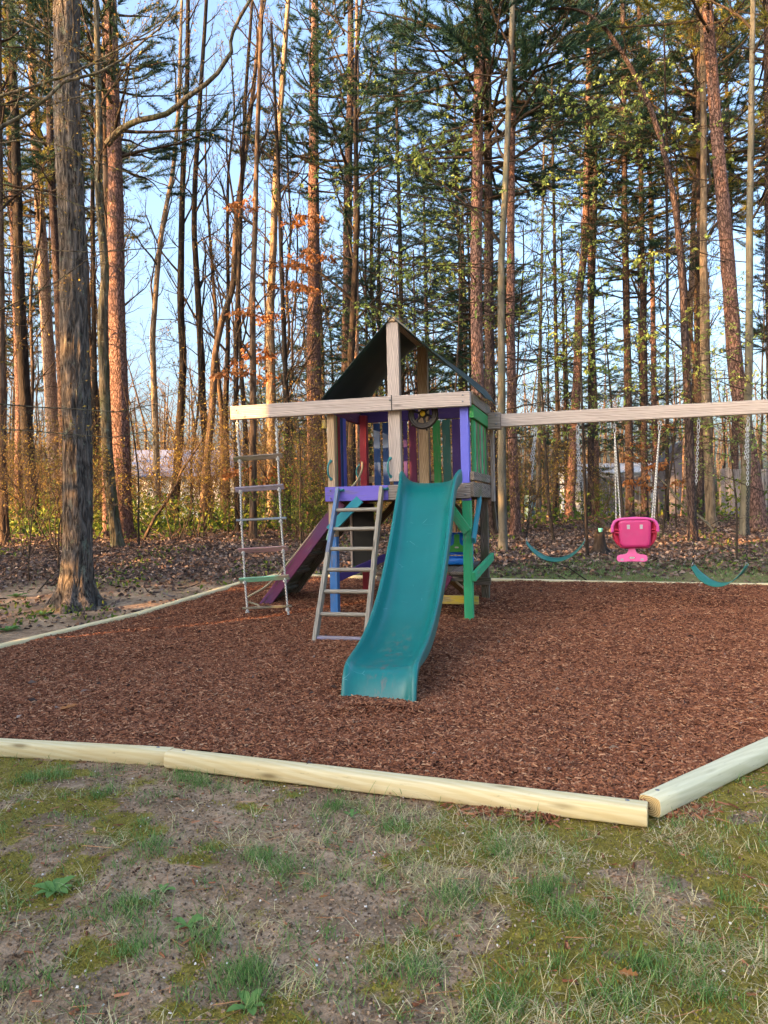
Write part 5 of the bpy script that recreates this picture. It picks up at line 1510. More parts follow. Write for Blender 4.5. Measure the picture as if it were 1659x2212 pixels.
long_branch([(-60, 925), (60, 930), (150, 938), (240, 945), (330, 930)], 9.0, .009, 8, .8)
long_branch([(-60, 700), (40, 650), (120, 610), (190, 560), (240, 540)], 8.6, .010, 8, .9)
long_branch([(-60, 420), (40, 410), (110, 420), (190, 450), (250, 470)], 8.3, .010, 9, .9)
# ------------------------------------------------------------------ deeper woods
def proto_hard(seed, h, r, lean, mat, n1=13, n2=5):
    global rng
    keep = rng; rng = np.random.default_rng(seed)
    root = thing('hardwood_tree', (0, 0, 0), 'x', 'tree')
    k = 9; PT = np.zeros((k, 3)); PT[:, 2] = np.linspace(0, h, k)
    PT[:, 0] = np.cumsum(rng.normal(size=k)) * .10 + lean * np.linspace(0, 1, k) ** 1.3; PT[:, 1] = np.cumsum(rng.normal(size=k)) * .10
    PT[0, :2] = 0
    gg = G(); C, rr = trunk_geo(gg, PT, np.linspace(r, .02, k), .3, 8); gg.obj('trunk', mat, root)
    g2 = G(); tips = []
    for q_ in range(n1):
        f = .28 + .70 * (q_ + rng.random()) / n1; i = int(np.clip(f * (len(C) - 8) + 7, 1, len(C) - 1))
        a = rng.random() * 6.283; el = .55 + .7 * rng.random()
        d = np.array((math.cos(a) * math.cos(el), math.sin(a) * math.cos(el), math.sin(el)))
        L = 2.9 * (.5 + .8 * rng.random()) * (1.15 - .6 * f); r1 = min(rr[i] * .55, .012 + .010 * L)
        Q = bend(C[i], d, L, 5, .3, .25); g2.tube(Q, np.linspace(r1, .006, 6), 4, 0)
        twigs(g2, Q, r1, L * .42, n2, 1, tips, .4, .65, 0, .0055)
    tp = np.array(tips); tp = tp[rng.random(len(tp)) < .6]
    leaves(g2, tp, .06, 1)
    g2.obj('branches', [B_TWIG, L_BUD], root)['kind'] = 'stuff'
    rng = keep
    return root
HP = [proto_hard(500 + k, h, r, l, mt) for k, (h, r, l, mt) in enumerate(((15, .11, .5, B_DARK), (13, .08, -.6, B_BROWN), (17, .14, .3, B_DARK), (11, .06, .8, B_BROWN), (16, .12, -.4, B_BROWN), (9, .045, -.5, B_DARK)))]
def proto_ever(seed, h, r, me, zc, sc, label):
    global rng
    keep = rng; rng = np.random.default_rng(seed)
    root = thing('evergreen_tree', (0, 0, 0), label, 'tree')
    PT = np.zeros((6, 3)); PT[:, 2] = np.linspace(0, h, 6); PT[1:, 0] = rng.normal(size=5) * .06
    gg = G(); C, rr = trunk_geo(gg, PT, np.linspace(r, .03, 6), .3, 8); gg.obj('trunk', B_PINED, root)
    g2 = G(); stubs(g2, C, rr, 1.5, zc + 2, 18, (.4, 1.8)); g2.obj('dead_branches', B_TWIG, root)['kind'] = 'stuff'
    add_crown(root, me, 0, 0, zc, sc, 0)
    rng = keep
    return root
EP = [proto_ever(600, 17, .15, CROWN[0][0], 7.0, 1.1, 'x'), proto_ever(601, 15, .12, SPRUCE[0][0], 2.6, 1.1, 'x'), proto_ever(602, 19, .17, CROWN[2][0], 8.5, 1.1, 'x'), proto_ever(603, 12, .10, SPRUCE[1][0], 1.8, 1.1, 'x'), proto_ever(604, 19, .16, CROWN[1][0], 11.5, 1.0, 'x')]
used = {}
def place(proto, x, y, rot, sc, label, group):
    o = proto if id(proto) not in used else None
    M = Matrix.Translation(Vector((float(x), float(y), float(gz(x, y)) - .03))) @ Matrix.Rotation(rot, 4, 'Z') @ Matrix.Diagonal((sc, sc, sc, 1))
    if o is None: o = copy_tree(proto, None, M)
    else: used[id(proto)] = 1; o.matrix_basis = M
    o['label'] = label; o['group'] = group
    return o
hard_lab = ['dark bare hardwood far back in the woods, one of many alike', 'thin brown bare hardwood far back in the woods, one of many alike', 'taller dark bare hardwood far back in the woods, one of many alike', 'slight leaning bare tree far back in the woods, one of many alike', 'tall brown bare hardwood far back in the woods, one of many alike', 'spindly young bare tree far back in the woods, one of many alike']
ever_lab = ['dark high crowned evergreen far back in the woods, one of several alike', 'dark evergreen with boughs down to head height far back in the woods', 'tallest high crowned evergreen far back in the woods, one of several alike', 'low bushy evergreen far back in the woods, one of several alike']
r2 = np.random.default_rng(91)
pts = []
def spot(y0, y1, u0, u1, dmin):
    for _ in range(60):
        Y = y0 + (y1 - y0) * r2.random() ** .9; u = u0 + (u1 - u0) * r2.random()
        x = (u - CU) / FPX * Y
        if all((x - a) ** 2 + (Y - b) ** 2 > dmin ** 2 for a, b in pts): break
    pts.append((x, Y)); return x, Y
for k in range(50):
    x, Y = spot(20, 50, -60, 900, 1.0); i = int(r2.choice([0, 1, 2, 3, 3, 4, 5, 5, 5])); place(HP[i], x, Y, r2.random() * 6.28, .8 + .5 * r2.random(), hard_lab[i], 'bare hardwoods deep in the woods')
for k in range(14):
    x, Y = spot(24, 50, 900, 1720, .9); i = int(r2.integers(6)); place(HP[i], x, Y, r2.random() * 6.28, .8 + .45 * r2.random(), hard_lab[i], 'bare hardwoods deep in the woods')
for k in range(9):
    x, Y = spot(28, 48, 900, 1500, 2.4); i = int(r2.choice([0, 1, 1, 2, 3])); place(EP[i], x, Y, r2.random() * 6.28, .85 + .35 * r2.random(), ever_lab[i], 'evergreens deep in the woods')
for (u, Y, i, s) in ((690, 34, 1, 1.0), (800, 30, 1, .85), (830, 36, 3, 1.1), (760, 40, 2, .9), (600, 52, 0, .8), (-20, 30, 2, 1.0), (40, 40, 0, 1.0), (250, 46, 3, .8), (930, 33, 1, 1.1), (905, 27, 3, .8)):
    x = (u - CU) / FPX * Y; place(EP[i], x, Y, r2.random() * 6.28, s, ever_lab[i], 'evergreens deep in the woods')
for k in range(26):
    side = -1 if k % 2 else 1
    x, Y = spot(18, 44, -420, -70, 1.4) if side < 0 else spot(20, 44, 1740, 2100, 1.4)
    i = int(r2.integers(6))
    if k % 4 == 0 and side > 0: place(EP[0], x, Y, r2.random() * 6.28, 1.0, ever_lab[0], 'evergreens deep in the woods')
    else: place(HP[i], x, Y, r2.random() * 6.28, .8 + .5 * r2.random(), hard_lab[i], 'bare hardwoods deep in the woods')
# crowns high at the right, golden sunlight put into their needle colour
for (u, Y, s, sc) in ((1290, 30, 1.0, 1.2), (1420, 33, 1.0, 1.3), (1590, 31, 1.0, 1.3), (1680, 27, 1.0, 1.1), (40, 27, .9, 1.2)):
    x = (u - CU) / FPX * Y; b = (x, Y, float(gz(x, Y))); root = thing('evergreen_tree', b, 'evergreen whose high crown is coloured golden as if sunlit, one of several alike', 'tree', 'golden topped evergreens')
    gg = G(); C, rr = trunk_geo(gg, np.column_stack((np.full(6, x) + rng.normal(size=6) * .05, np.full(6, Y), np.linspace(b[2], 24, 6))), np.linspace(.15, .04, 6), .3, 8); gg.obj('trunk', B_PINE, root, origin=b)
    add_crown(root, CROWN_SUNLIT, x, Y, 12.5, sc, rng.random() * 6.28)
# twiggy shrubs under the trees
def proto_shrub(seed, h, n, leaf, L):
    global rng
    keep = rng; rng = np.random.default_rng(seed)
    root = thing('shrub', (0, 0, 0), 'x', 'shrub'); gg = G(); tips = []
    for k in range(n):
        a = rng.random() * 6.28; Q = bend((.08 * math.cos(a), .08 * math.sin(a), -.03), (math.cos(a) * .45, math.sin(a) * .45, 1), h * (.5 + .6 * rng.random()), 7, .1, .35)
        gg.tube(Q, np.linspace(.013, .004, 8), 4, 0); twigs(gg, Q, .011, h * .4, 9, 1, tips, .3, .75, 0, .0035)
    tp = np.array(tips); tp = np.repeat(tp[rng.random(len(tp)) < .8], 2, 0); leaves(gg, tp + rng.normal(size=tp.shape) * .02, L, 1)
    gg.obj('branches', [B_BROWN, leaf], root)['kind'] = 'stuff'
    rng = keep
    return root
SP = [proto_shrub(700, 2.6, 7, L_BUD, .05), proto_shrub(701, 3.6, 6, L_BUD, .05), proto_shrub(702, 2.0, 8, L_UNDER, .06)]
slab = ['twiggy leafless shrub under the trees, one of many alike', 'taller twiggy shrub under the trees, one of many alike', 'low shrub with small yellow green leaves under the trees, one of many alike']
for k in range(95):
    Y = 15.5 + 22 * r2.random(); u = -40 + 1740 * r2.random()
    if u > 1150 and r2.random() < .75: continue
    x = (u - CU) / FPX * Y; i = int(r2.choice([0, 1, 1, 2]))
    place(SP[i], x, Y, r2.random() * 6.28, .7 + .6 * r2.random(), slab[i], 'shrubs of the understorey')
# far edge of the woods, seen only as a mass of stems and twigs
gg = G()
n = 420
for k in range(n):
    Y = 52 + 40 * r2.random(); x = (r2.random() * 2 - 1) * .56 * Y; z = float(gz(x, Y)); h = 6 + 7 * r2.random()
    P = np.array([(x, Y, z), (x + .2 * r2.normal(), Y, z + h * .5), (x + .5 * r2.normal(), Y, z + h)])
    gg.tube(P, [.10 + .06 * r2.random(), .08, .02], 5, 0)
    for _ in range(9):
        f = .3 + .7 * r2.random(); p = P[0] + (P[2] - P[0]) * f; d = unit(np.array((r2.normal(), r2.normal() * .4, .7)))
        gg.tube([p, p + d * 1.0, p + d * 2.1 + np.array((0, 0, .3))], [.03, .02, .008], 3, 0)
tag(gg.obj('distant_woods', B_BROWN), kind='stuff')

# ------------------------------------------------------------------ unseen trees and buildings added at the left to shade and dapple the scene
def sp_(D, n_): return SUN_H * D + n_ * np.array((SUN_H[1] * -1.0, SUN_H[0]))
hl = 'evergreen added out of view on the left for its shade, one of several alike'
for D, n_, i, s in ((18, -16.2, 1, 1.3), (25, -15, 1, 1.35), (9.5, -12.6, 1, 1.2), (16, -13.0, 1, 1.5), (22, -11.6, 1, 1.4), (13, -15.5, 4, 1.05), (11, -18.5, 4, 1.0), (16, -21, 4, 1.05), (12, -23.5, 4, .97), (20, -26.5, 4, 1.05), (15, -30, 4, 1.0), (24, -13.5, 2, 1.4),
                    (31, -3.6, 0, 1.1), (34, 1.5, 2, 1.2), (36, -10, 2, 1.6), (40, -7, 2, 1.6),  (46, -15, 2, 1.3)):
    p = sp_(D, n_)
    if p[1] > 0 and abs(p[0]) < .55 * p[1] + 2: continue
    place(EP[i], p[0], p[1], D, s, hl, 'evergreens added out of view for shade')
hh_ = 'bare hardwood added out of view to dapple the light, one of several alike'
for k in range(7):
    D = 12 + 26 * r2.random(); n_ = -30 + 18 * r2.random(); p = sp_(D, n_)
    if p[1] > 0 and abs(p[0]) < .55 * p[1] + 2.5: continue
    place(HP[int(r2.integers(6))], p[0], p[1], D, 1.1, hh_, 'bare hardwoods added out of view for dapple')

def siding(name, c):
    m, nt, bs = new_mat(name)
    n_ = noise(nt, coords(nt, (1, 1, 1)), 3, 4)
    lk(nt, mixc(nt, n_, tuple(x * .85 for x in c), c), bs.inputs['Base Color']); setp(bs, .7, .3); return m
def gable_house(name, label, c, ang, L, W, H, RH, wall, roof, nw=3, ov=.35, side_windows=True, cat='house'):
    """L along local x (the ridge), W across"""
    z = float(gz(c[0], c[1]))
    root = thing(name, (c[0], c[1], z), label, cat)
    M0 = Matrix.Translation(Vector((float(c[0]), float(c[1]), z - .05))) @ Matrix.Rotation(ang, 4, 'Z')
    gg = G()
    rows = max(4, int(H / .2)); hgt = H / rows
    for s in (-1, 1):                                   # lapped boards, each row tilted out at its foot
        for k in range(rows):
            z0, z1 = k * hgt, (k + 1) * hgt
            gg.add([(-L / 2, s * (W / 2 + .018), z0), (L / 2, s * (W / 2 + .018), z0), (L / 2, s * W / 2, z1), (-L / 2, s * W / 2, z1)], [(0, 1, 2, 3) if s < 0 else (3, 2, 1, 0)])
            gg.add([(s * (L / 2 + .018), -W / 2, z0), (s * (L / 2 + .018), W / 2, z0), (s * L / 2, W / 2, z1), (s * L / 2, -W / 2, z1)], [(0, 1, 2, 3) if s > 0 else (3, 2, 1, 0)])
        gg.add([(s * L / 2, -W / 2, H), (s * L / 2, W / 2, H), (s * L / 2, 0, H + RH)], [(0, 1, 2) if s > 0 else (2, 1, 0)])
    put(bpy.data.objects.new('wall', gg.mesh('wall', wall)), root, M0)
    sl = math.hypot(W / 2, RH)
    for s in (-1, 1):
        gg = G(); a = math.atan2(RH, W / 2)
        n_ = np.array((0, s * math.sin(a), math.cos(a)))
        e = np.array((0, s * (W / 2 + ov), H - ov * math.tan(a))); t_ = np.array((0, 0, H + RH))
        vs = []
        for off in (.02, .14):
            for x in (-L / 2 - ov, L / 2 + ov): vs += [np.array((x, 0, 0)) + e + n_ * off, np.array((x, 0, 0)) + t_ + n_ * off]
        gg.add(vs, [(0, 1, 3, 2), (4, 6, 7, 5), (0, 2, 6, 4), (1, 5, 7, 3), (0, 4, 5, 1), (2, 3, 7, 6)])
        put(bpy.data.objects.new('roof', gg.mesh('roof', roof)), root, M0)
    for s in (-1, 1):
        for k in range(nw):
            x = (k - (nw - 1) / 2) * L / nw
            if side_windows:
                f = G(); f.box((x, s * (W / 2 + .03), H * .55), (1.1, .08, 1.2)); fo = put(bpy.data.objects.new('window', f.mesh('window', M_WHITE)), root, M0)
                p_ = G(); p_.box((x, s * (W / 2 + .075), H * .55), (.92, .02, 1.02)); put(bpy.data.objects.new('pane', p_.mesh('pane', M_DARKP)), fo, M0)
    return root
SID_W = siding('siding_white', hx('dfe0e2')); SID_G = siding('siding_gray', hx('6e6a70')); ROOF_B = siding('roof_bluegray', hx('7f8aa6')); ROOF_D = siding('roof_dark', hx('4a4a52')); SID_T = siding('siding_tan', hx('b8a88c'))
hc = sp_(11, -4.4)  # unseen house added to keep the sun off playset and lawn
gable_house('house', 'tan house added out of view behind the viewer to shade playset and lawn', hc, math.atan2(SUN_H[0], -SUN_H[1]), 8.8, 7.0, 5.2, 3.0, SID_T, ROOF_D, 3, .1)
hc = sp_(11, -9.75)  # low unseen block added: shades the rope ladder, lets sun reach the beam
gable_house('shade_garage', 'lower tan building added out of view to shade the rope ladder below the beam', hc, math.atan2(SUN_H[0], -SUN_H[1]), 1.7, 5.0, 4.4, 1.5, SID_T, ROOF_D, 0, .05, cat='shade_garage')
hp = at(420, 1000, 52)
gable_house('house', 'white house with a blue gray roof seen through the trees on the left', hp[:2], R(12), 7.0, 5.5, 3.0, 1.7, SID_W, ROOF_B, 0)
hp = at(1466, 1000, 30)
gable_house('shed', 'small dark shed with white trimmed gable behind the gray fence', hp[:2], R(80), 2.4, 1.5, 1.95, .75, SID_G, ROOF_D, 0, .12, cat='shed')
hp = at(1325, 1000, 40)
gable_house('shed', 'low white outbuilding behind the fence left of the pink swing', hp[:2], R(3), 5.0, 2.5, 2.0, .5, SID_W, SID_W, 0, .1, cat='shed')

# gray paling fences
FENCE = wood('fence_wood', hx('8f8c90'), hx('5f5c60'))
pk = G()
def fence(u0, u1, Y0, Y1, label, gap=()):
    a = at(u0, 1030, Y0); b = at(u1, 1030, Y1); d = b[:2] - a[:2]; L = np.linalg.norm(d); d /= L
    root = thing('paling_fence', (a[0], a[1], float(gz(a[0], a[1]))), label, 'fence', 'gray paling fences behind the woods')
    n = int(L / .155); ang = math.atan2(d[1], d[0]); base = board_mesh(1.65, .142, .02, .004, FENCE)
    for k in range(n):
        p = a[:2] + d * (k + .5) * .155; z = float(gz(*p))
        M = Matrix.Translation(Vector((p[0], p[1], z + .80 + .02 * r2.normal()))) @ Matrix.Rotation(ang, 4, 'Z') @ Matrix(((0, 0, 0, 0), (0, 0, 0, 0), (0, 0, 0, 0), (0, 0, 0, 1))).__class__(((0, 1, 0, 0), (0, 0, 1, 0), (1, 0, 0, 0), (0, 0, 0, 1)))
        put(bpy.data.objects.new('picket', base), root, M)
    nrm = np.array((-d[1], d[0]))
    for h in (.45, 1.3):
        p = a[:2] + nrm * .035; q_ = b[:2] + nrm * .035
        board('rail', (p[0], p[1], float(gz(*p)) + h), (q_[0], q_[1], float(gz(*q_)) + h), ZU, .09, .04, FENCE, root)
    for k in range(int(L / 2.4) + 1):
        p = a[:2] + d * min(L, k * 2.4) + nrm * .10; z = float(gz(*p)); board('fence_post', (p[0], p[1], z - .1), (p[0], p[1], z + 1.6), (d[0], d[1], 0), .1, .1, FENCE, root)
fence(1268, 1410, 32, 32, 'gray paling fence behind the pink bucket swing')
fence(1450, 1520, 29, 29, 'short gray paling fence panel under the dark shed')
fence(1556, 1700, 27, 26, 'gray paling fence behind the right belt swing, near the right edge')

# odds and ends in the woods
bp = at(1149, 1028, 29); gg = G(); z = float(gz(bp[0], bp[1])); c = np.array((bp[0], bp[1], z))
gg.tube([c, c + ZU * .05, c + ZU * .5, c + ZU * .85, c + ZU * .9], [.28, .30, .31, .30, .29], 16, 0, True)
for h in (.25, .6): gg.tube([c + ZU * (h - .03), c + ZU * h, c + ZU * (h + .03)], [.30, .33, .30], 16)
tag(gg.obj('barrel', plastic('barrel_blue', hx('56737f'), .5), origin=c), 'dull blue barrel standing in the woods right of the beech', 'barrel')

def log(pa_, pb, r, label, name='fallen_log', mat=None, stubs_n=3, lift=None):
    a = ground_hit(*pa_); b = ground_hit(*pb)
    t = np.linspace(0, 1, 14)[:, None]; P = a * (1 - t) + b * t; P[:, 2] = gz(P[:, 0], P[:, 1]) + r * .75; P[:, 2] += .02 * np.sin(np.arange(14)); P[:, :2] += rng.normal(size=(14, 2)) * .03
    root = thing(name, P[7], label, 'log', 'fallen logs and branches on the forest floor')
    gg = G(); gg.tube(P, r * (1 - .25 * t[:, 0]) * (1 + .06 * rng.normal(size=14)), 12, 0, True, jit=.08); gg.obj('trunk', mat or B_LOG, root, origin=P[7])
    for e, nn in ((P[0], P[0] - P[1]), (P[-1], P[-1] - P[-2])):
        nn = unit(nn); c_ = e + nn * .004; x = unit(np.cross(nn, ZU)); y_ = np.cross(nn, x); th = np.linspace(0, 2 * math.pi, 13)[:12]; g3 = G()
        rr_ = r * (.95 if e is P[0] else .70); g3.add(np.vstack((c_ + rr_ * (np.cos(th)[:, None] * x + np.sin(th)[:, None] * y_) * .97, [c_ + nn * .004])), [(k, (k + 1) % 12, 12) for k in range(12)]); g3.obj('cut_end', W_END, root, origin=c_)
    for k in range(stubs_n):
        p = P[2 + rng.integers(10)]; Q = bend(p, unit(np.array((rng.normal(), rng.normal(), 1.0))), .2 + .4 * rng.random(), 3, 0, .3); g4 = G(); g4.tube(Q, [r * .25, r * .2, r * .12, .004], 5); g4.obj('branch_stub', mat or B_LOG, root, origin=p)
log((272, 1118), (405, 1124), .13, 'brown log lying left of the leaning brown trunk')
log((448, 1138), (560, 1132), .17, 'reddish log with a split end behind the rope ladder')
log((420, 1140), (640, 1142), .09, 'long thin fallen stem running behind the rope ladder')
log((606, 1137), (668, 1134), .10, 'sunlit yellowish log left of the big central pine', mat=B_BROWN)
log((1340, 1088), (1500, 1082), .16, 'dark mossy log across the woods right of the pink swing')
log((1275, 1118), (1322, 1152), .07, 'gray fallen branch behind the stump')
log((1180, 1118), (1272, 1104), .05, 'thin dark branch on the leaves behind the left belt swing')
def pole(a, b, Ya, Yb, r, label, mat):
    P0, P1 = at(*a, Ya), at(*b, Yb); t = np.linspace(0, 1, 10)[:, None]; P = P0 * (1 - t) + P1 * t + rng.normal(size=(10, 3)) * .02
    root = thing('leaning_pole', P1, label, 'dead tree', 'dead trees leaning in the woods'); gg = G(); gg.tube(P[::-1], np.linspace(r, r * .5, 10), 7, 0, True, jit=.1); tips = []
    gg.obj('trunk', mat, root, origin=P1); g2 = G(); twigs(g2, P[::-1], r * .5, .7, 7, 0, tips, .1, .9); g2.obj('branches', B_TWIG, root, origin=P1)
def gy(u, v): return ground_hit(u, v)[1]
pole((512, 890), (398, 1112), gy(398, 1112) - .3, gy(398, 1112), .06, 'dark dead stem leaning to the right beside the rope ladder', B_DARK)
pole((436, 950), (306, 1168), gy(306, 1168) + .5, gy(306, 1168), .045, 'thin brown dead stem leaning left of the white house', B_BROWN)
pole((1370, 985), (1546, 1153), gy(1546, 1153) + 1.5, gy(1546, 1153), .03, 'long pale dead stem slanting down to the right belt swing', B_BEECH)
pole((690, 1005), (605, 1118), gy(605, 1118) + .4, gy(605, 1118), .05, 'tan dead pole slanting behind the rope ladder toward the big pine', B_BROWN)
pole((1199, 920), (1168, 1090), gy(1168, 1090) + .3, gy(1168, 1090), .04, 'orange lit dead stem leaning right behind the left belt swing', B_BROWN)
# stump with a cup on it
sb = ground_hit(1296, 1196); root = thing('tree_stump', sb, 'jagged rotten stump between the left belt swing and the pink swing', 'stump')
n = 18; th = np.arange(n) * 2 * math.pi / n; rings = []
for h, r_ in ((-.05, .24), (.02, .19), (.10, .13), (.22, .105), (.33, .095)):
    rings.append(np.column_stack((sb[0] + r_ * np.cos(th) * (1 + .18 * np.cos(5 * th + 1) * (h < .15)), sb[1] + r_ * np.sin(th), np.full(n, sb[2] + h))))
rings.append(rings[-1] + np.column_stack((np.zeros(n), np.zeros(n), .03 + .09 * rng.random(n))))
rings.append((rings[-1] - np.array((sb[0], sb[1], 0))) * np.array((.7, .7, 1)) + np.array((sb[0], sb[1], 0)) - np.array((0, 0, .05)))
gg = G(); loft(gg, rings); gg.obj('trunk', B_DARK, root, origin=sb)
cb = sb + ZU * .40 + A * .02; gg = G(); gg.tube([cb, cb + ZU * .01, cb + ZU * .05, cb + ZU * .07, cb + ZU * .068, cb + ZU * .02], [.03, .034, .04, .043, .038, .03], 12, 0, True); tag(gg.obj('cup', M_CUP, origin=cb), 'small turquoise cup sitting on the jagged stump', 'cup')
sb = ground_hit(1350, 1172); gg = G(); P = [sb - ZU * .05, sb + ZU * .2, sb + ZU * .42, sb + ZU * .5]; gg.tube(P, [.06, .05, .035, .008], 7, 0, jit=.3); tag(gg.obj('tree_stump', B_BROWN, origin=sb), 'thin pale splintered stump left of the pink bucket swing', 'stump')

# ------------------------------------------------------------------ ground cover of the woods
x, y = sample_view(100000, 9.2, 30, 1.5, 1.0, .55)
k = (~inside(x, y, BED)) & (rng.random(len(x)) < np.clip((y - 11.2 - 1.5 * (fbm(x * .4, y * .4, 41) - .3)) / 1.6, np.where(x < -3, .12, .05), 1)); x, y = x[k], y[k]
gg = G(); leaves(gg, np.column_stack((x, y, gz(x, y) + .012)), .078, 0, np.column_stack((rng.normal(size=(len(x), 2)), .12 * rng.normal(size=len(x)))), .25, .5, .7); tag(gg.obj('leaf_litter', L_LITTER), kind='stuff')
# sticks
gg = G()
x, y = sample_view(420, 11, 26, 1.0, .5)
for a, b in zip(x, y):
    if inside(np.array([a]), np.array([b]), BED)[0]: continue
    an = rng.random() * 3.14; L = .25 + .9 * rng.random() ** 2; p = np.array((a, b, float(gz(a, b)) + .02)); d = np.array((math.cos(an), math.sin(an) , .06 * rng.normal()))
    Q = bend(p, d, L, 3, 0, .3); gg.tube(Q, [.010, .009, .007, .003], 4)
tag(gg.obj('fallen_twigs', B_TWIG), kind='stuff')
# low leafy undergrowth, thick far left, thin on the right
n = 70000
Y = 19 + 24 * rng.random(n) ** 1.2; X = (rng.random(n) * 2 - 1) * .54 * Y
dn = np.clip(fbm(X * .35, Y * .35, 71) * 2.4 - .75, 0, 1) * np.where(X < -1.5, 1.0, .30) * np.clip((Y - 19) / 4, .15, 1)
k = rng.random(n) < dn; X, Y = X[k], Y[k]
Z = gz(X, Y) + (.05 + .95 * rng.random(len(X)) ** 1.4) * (.35 + .85 * fbm(X * .6, Y * .6, 73)) * np.clip((Y - 14) / 8, .3, 1.7)
gg = G(); leaves(gg, np.column_stack((X, Y, Z)), .13, 0, None, 1, .3, .6); tag(gg.obj('undergrowth', L_UNDER), kind='stuff')
n = 16000; Y = 8.2 + 11.5 * rng.random(n) ** 1.5; X = (rng.random(n) * 2 - 1) * .54 * Y
k = (rng.random(n) < np.clip(fbm(X * .9, Y * .9, 75) * 3.2 - 1.7, 0, 1)) & ~inside(X, Y, BED); X, Y = X[k], Y[k]
gg = G(); leaves(gg, np.column_stack((X, Y, gz(X, Y) + .02 + .10 * rng.random(len(X)))), .07, 0, np.tile((0, 0, .4), (len(X), 1)), 1, .3, .5); tag(gg.obj('woodland_seedlings', L_UNDER), kind='stuff')

def blades(n_, P, L, W, lean, mat, name, curve=.5, segs=3, flat=0.0):
    """curved grass blades rooted at P"""
    n = len(P); a = rng.random(n) * 6.283
    L = L * (.5 + .9 * rng.random(n)); le = lean * (.3 + 1.0 * rng.random(n))
    h = np.column_stack((np.cos(a), np.sin(a), np.zeros(n))); s = np.column_stack((-np.sin(a), np.cos(a), np.zeros(n)))
    V = []
    for k in range(segs + 1):
        f = k / segs
        el = (1 - flat) * (math.pi / 2) - le - curve * f
        if k == 0: c = P.copy()
        else: c = c + (h * np.cos(el)[:, None] + np.array((0, 0, 1.0)) * np.sin(el)[:, None]) * (L / segs)[:, None]
        w = W * (1 - f ** 1.6) * .5 * (.7 + .6 * rng.random(n) if k == 0 else 1)
        w = np.broadcast_to(w, (n,))[:, None]
        V += [c - s * w, c + s * w]
    V = np.stack(V, 1); b = np.arange(n)[:, None] * (2 * segs + 2)
    gg = G(); Fs = [b + np.array([[2 * k, 2 * k + 1, 2 * k + 3, 2 * k + 2]]) for k in range(segs)]
    lo = gz(P[:, 0], P[:, 1])[:, None] + .002
    V[..., 2] = np.maximum(V[..., 2], lo)
    gg.add(V.reshape(-1, 3), np.concatenate(Fs)); return tag(gg.obj(name, mat), kind='stuff')
def clump_points(centres, per, sd):
    i = np.repeat(np.arange(len(centres)), per); P = centres[i] + rng.normal(size=(len(i), 2)) * np.asarray(sd)[i][:, None]
    return np.column_stack((P, gz(P[:, 0], P[:, 1])))
# lawn in front of the bed
def lawn(n, y0=1.9, y1=4.7):
    x, y = sample_view(int(n * 1.65), y0, y1, 1.3, .95); k = ~inside(x, y, BED); return x[k], y[k]
x, y = lawn(620); k = rng.random(len(x)) < np.where(x < -.1, .45, .62); c = np.column_stack((x[k], y[k])); P = clump_points(c, 26, .014 + .035 * rng.random(len(c))); blades(0, P, .05, .0028, .55, L_GRASS, 'lawn_grass', .6)
tufts = np.array([gh(*p) for p in ((560, 1862), (600, 1880), (980, 1950), (1160, 1945), (1190, 1930), (300, 2060), (510, 2130), (540, 2120), (290, 1970), (440, 2045), (905, 2110), (60, 1690), (120, 1680), (220, 1720), (430, 1705), (720, 1752), (400, 1690), (330, 1830), (1250, 2000), (1400, 2100), (1520, 2150), (1330, 2170), (1100, 2200), (850, 1800), (1080, 1850))])
P = clump_points(tufts, 190, np.full(len(tufts), .045)); blades(0, P, .06, .0027, .5, L_GRASS, 'lawn_tufts', .6)
x, y = lawn(3000); k = rng.random(len(x)) < (straw_mask(x, y) * .9 + .10) * np.where(x < .05, .4, 1.0); c = np.column_stack((x[k], y[k])); P = clump_points(c, 15, .015 + .03 * rng.random(len(c))); blades(0, P, .072, .0025, 1.1, L_STRAW, 'dry_grass', .9)
x, y = lawn(6500); k = rng.random(len(x)) < straw_mask(x, y) * .36; P = np.column_stack((x[k], y[k], gz(x[k], y[k]))); blades(0, P, .11, .0034, .7, L_GRASS, 'long_lawn_blades', .7)
x, y = lawn(150000); k = rng.random(len(x)) < moss_mask(x, y) * .95 + .02; P = np.column_stack((x[k], y[k], gz(x[k], y[k]) - .002)); blades(0, P, .013, .0042, .5, L_MOSS, 'lawn_moss', .4, 1)
x, y = lawn(26000); k = rng.random(len(x)) < 1 - .75 * moss_mask(x, y); x, y = x[k], y[k]; chips(len(x), .010, .008, .005, x, y, gz, L_SOIL, 'soil_crumbs', lift=-.003)
x, y = lawn(400); chips(len(x), .008, .007, .005, x, y, gz, L_PEB, 'pebbles', lift=.0)
x, y = lawn(420); chips(len(x), .11, .0022, .002, x, y, gz, L_PNEED, 'fallen_pine_needles', .08, lift=.003)
x, y = lawn(260); chips(len(x), .035, .009, .004, x, y, gz, L_MULCH, 'stray_mulch_chips', .2)
# a few leaves blown onto the mulch
x, y = sample_view(160, 3.6, 11, .8); k = inside(x, y, BED); x, y = x[k], y[k]
gg = G(); leaves(gg, np.column_stack((x, y, mz(x, y) + .012)), .055, 0, np.column_stack((rng.normal(size=(len(x), 2)), .1 * rng.normal(size=len(x)))), .2, .5, .7); tag(gg.obj('blown_leaves', L_LITTER), kind='stuff')
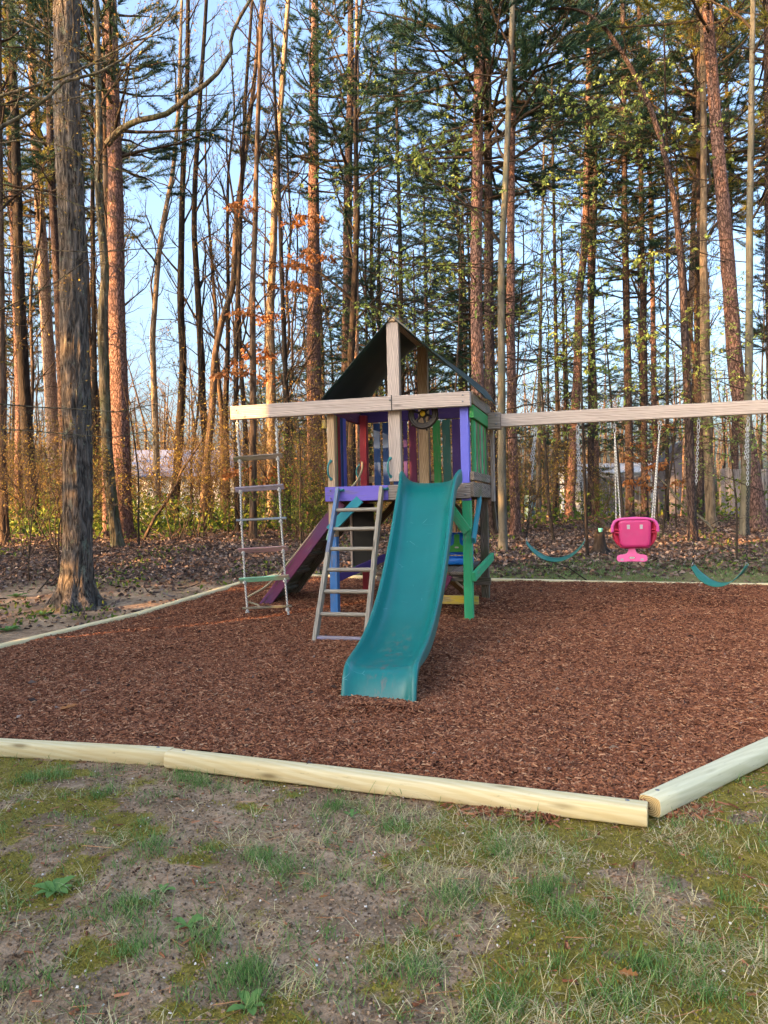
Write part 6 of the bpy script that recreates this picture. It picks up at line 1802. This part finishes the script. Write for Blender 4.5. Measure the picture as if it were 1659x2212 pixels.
# grass strip behind the bed
x, y = sample_view(30000, 10.6, 14.2, 0, .3); st = np.clip((y - 10.9) / .3, 0, 1) * np.clip((13.7 + .9 * (fbm(x * .6, y * .6, 55) - .5) * 3 - y) / .8, 0, 1) * np.clip((x + 2.8) / 1.5, .08, 1)
k = (rng.random(len(x)) < st * np.clip(fbm(x * 2.2, y * 2.2, 57) * 3 - .8, 0, 1)) & ~inside(x, y, BED); P = np.column_stack((x[k], y[k], gz(x[k], y[k]))); blades(0, P, .075, .007, .6, L_GRASS, 'grass_strip', .6, 2)
k2 = (rng.random(len(x)) < st * .12) & ~inside(x, y, BED); P = np.column_stack((x[k2], y[k2], gz(x[k2], y[k2]))); blades(0, P, .07, .006, 1.0, L_STRAW, 'dry_grass_strip', .8, 2)
# broad leaved weeds, one thing each
def weed(u, v, n, L, label):
    c = ground_hit(u, v); root = thing('weed', c, label, 'weed', 'broad leaved weeds in the lawn')
    for k in range(n):
        a = k * 6.283 / n + rng.normal() * .25; d = np.array((math.cos(a), math.sin(a), .45 + .3 * rng.random())); s = np.array((-math.sin(a), math.cos(a), 0)); l = L * (.7 + .5 * rng.random())
        rows = [c + d * l * f - ZU * .35 * l * f * f for f in (0, .3, .6, .85, 1)]; ww = [.05, .16, .22, .14, .01]; gg = G()
        V = [];
        for r_, w_ in zip(rows, ww): V += [r_ - s * w_ * l + ZU * w_ * l * .4, r_, r_ + s * w_ * l + ZU * w_ * l * .4]
        F = []
        for q_ in range(4): F += [(3 * q_, 3 * q_ + 1, 3 * q_ + 4, 3 * q_ + 3), (3 * q_ + 1, 3 * q_ + 2, 3 * q_ + 5, 3 * q_ + 4)]
        gg.add(V, F, 0, True); gg.obj('leaf', L_WEED, root, origin=c)
weed(118, 1930, 8, .075, 'largest green weed rosette at the left of the lawn')
weed(350, 1940, 5, .05, 'small bright weed with few leaves left of the lawn centre')
weed(404, 2020, 5, .06, 'leggy green weed in the lower left of the lawn')
weed(760, 1700 + 65, 5, .04, 'tiny weed beside the long front timber')
weed(540, 2195, 5, .06, 'green weed at the bottom edge of the lawn')
weed(36, 1290, 9, .14, 'leafy weed left of the oak base')
weed(90, 1330, 9, .13, 'leafy weed between the oak and the left timbers')
weed(15, 1365, 9, .15, 'leafy weed at the left edge by the timbers')
def dead_leaf(u, v, L, zf, label):
    c = ground_hit(u, v); c[2] = float(zf(c[0], c[1])) + .02
    a = rng.random() * 6.28; ex_ = np.array((math.cos(a), math.sin(a), .15)); ey_ = np.array((-math.sin(a), math.cos(a), .1))
    out = [(-.5, 0), (-.3, .12), (-.22, .3), (-.05, .14), (.08, .36), (.2, .13), (.36, .2), (.55, 0), (.36, -.2), (.2, -.13), (.08, -.36), (-.05, -.14), (-.22, -.3), (-.3, -.12)]
    V = [c + ex_ * a_ * L + ey_ * b_ * L + ZU * L * (.25 * abs(b_) + .1 * a_ * a_) for a_, b_ in out] + [c]
    gg = G(); gg.add(V, [(k, (k + 1) % 14, 14) for k in range(14)], 0, True); tag(gg.obj('dead_leaf', L_DEAD, origin=c), label, 'leaf', 'single fallen leaves')
dead_leaf(146, 1563, .12, mz, 'lobed brown leaf lying on the mulch at the left')
dead_leaf(1355, 2118, .06, gz, 'small brown leaf in the dry grass at the lower right')
dead_leaf(700, 1958, .04, gz, 'little tan leaf on bare soil in the lawn centre')
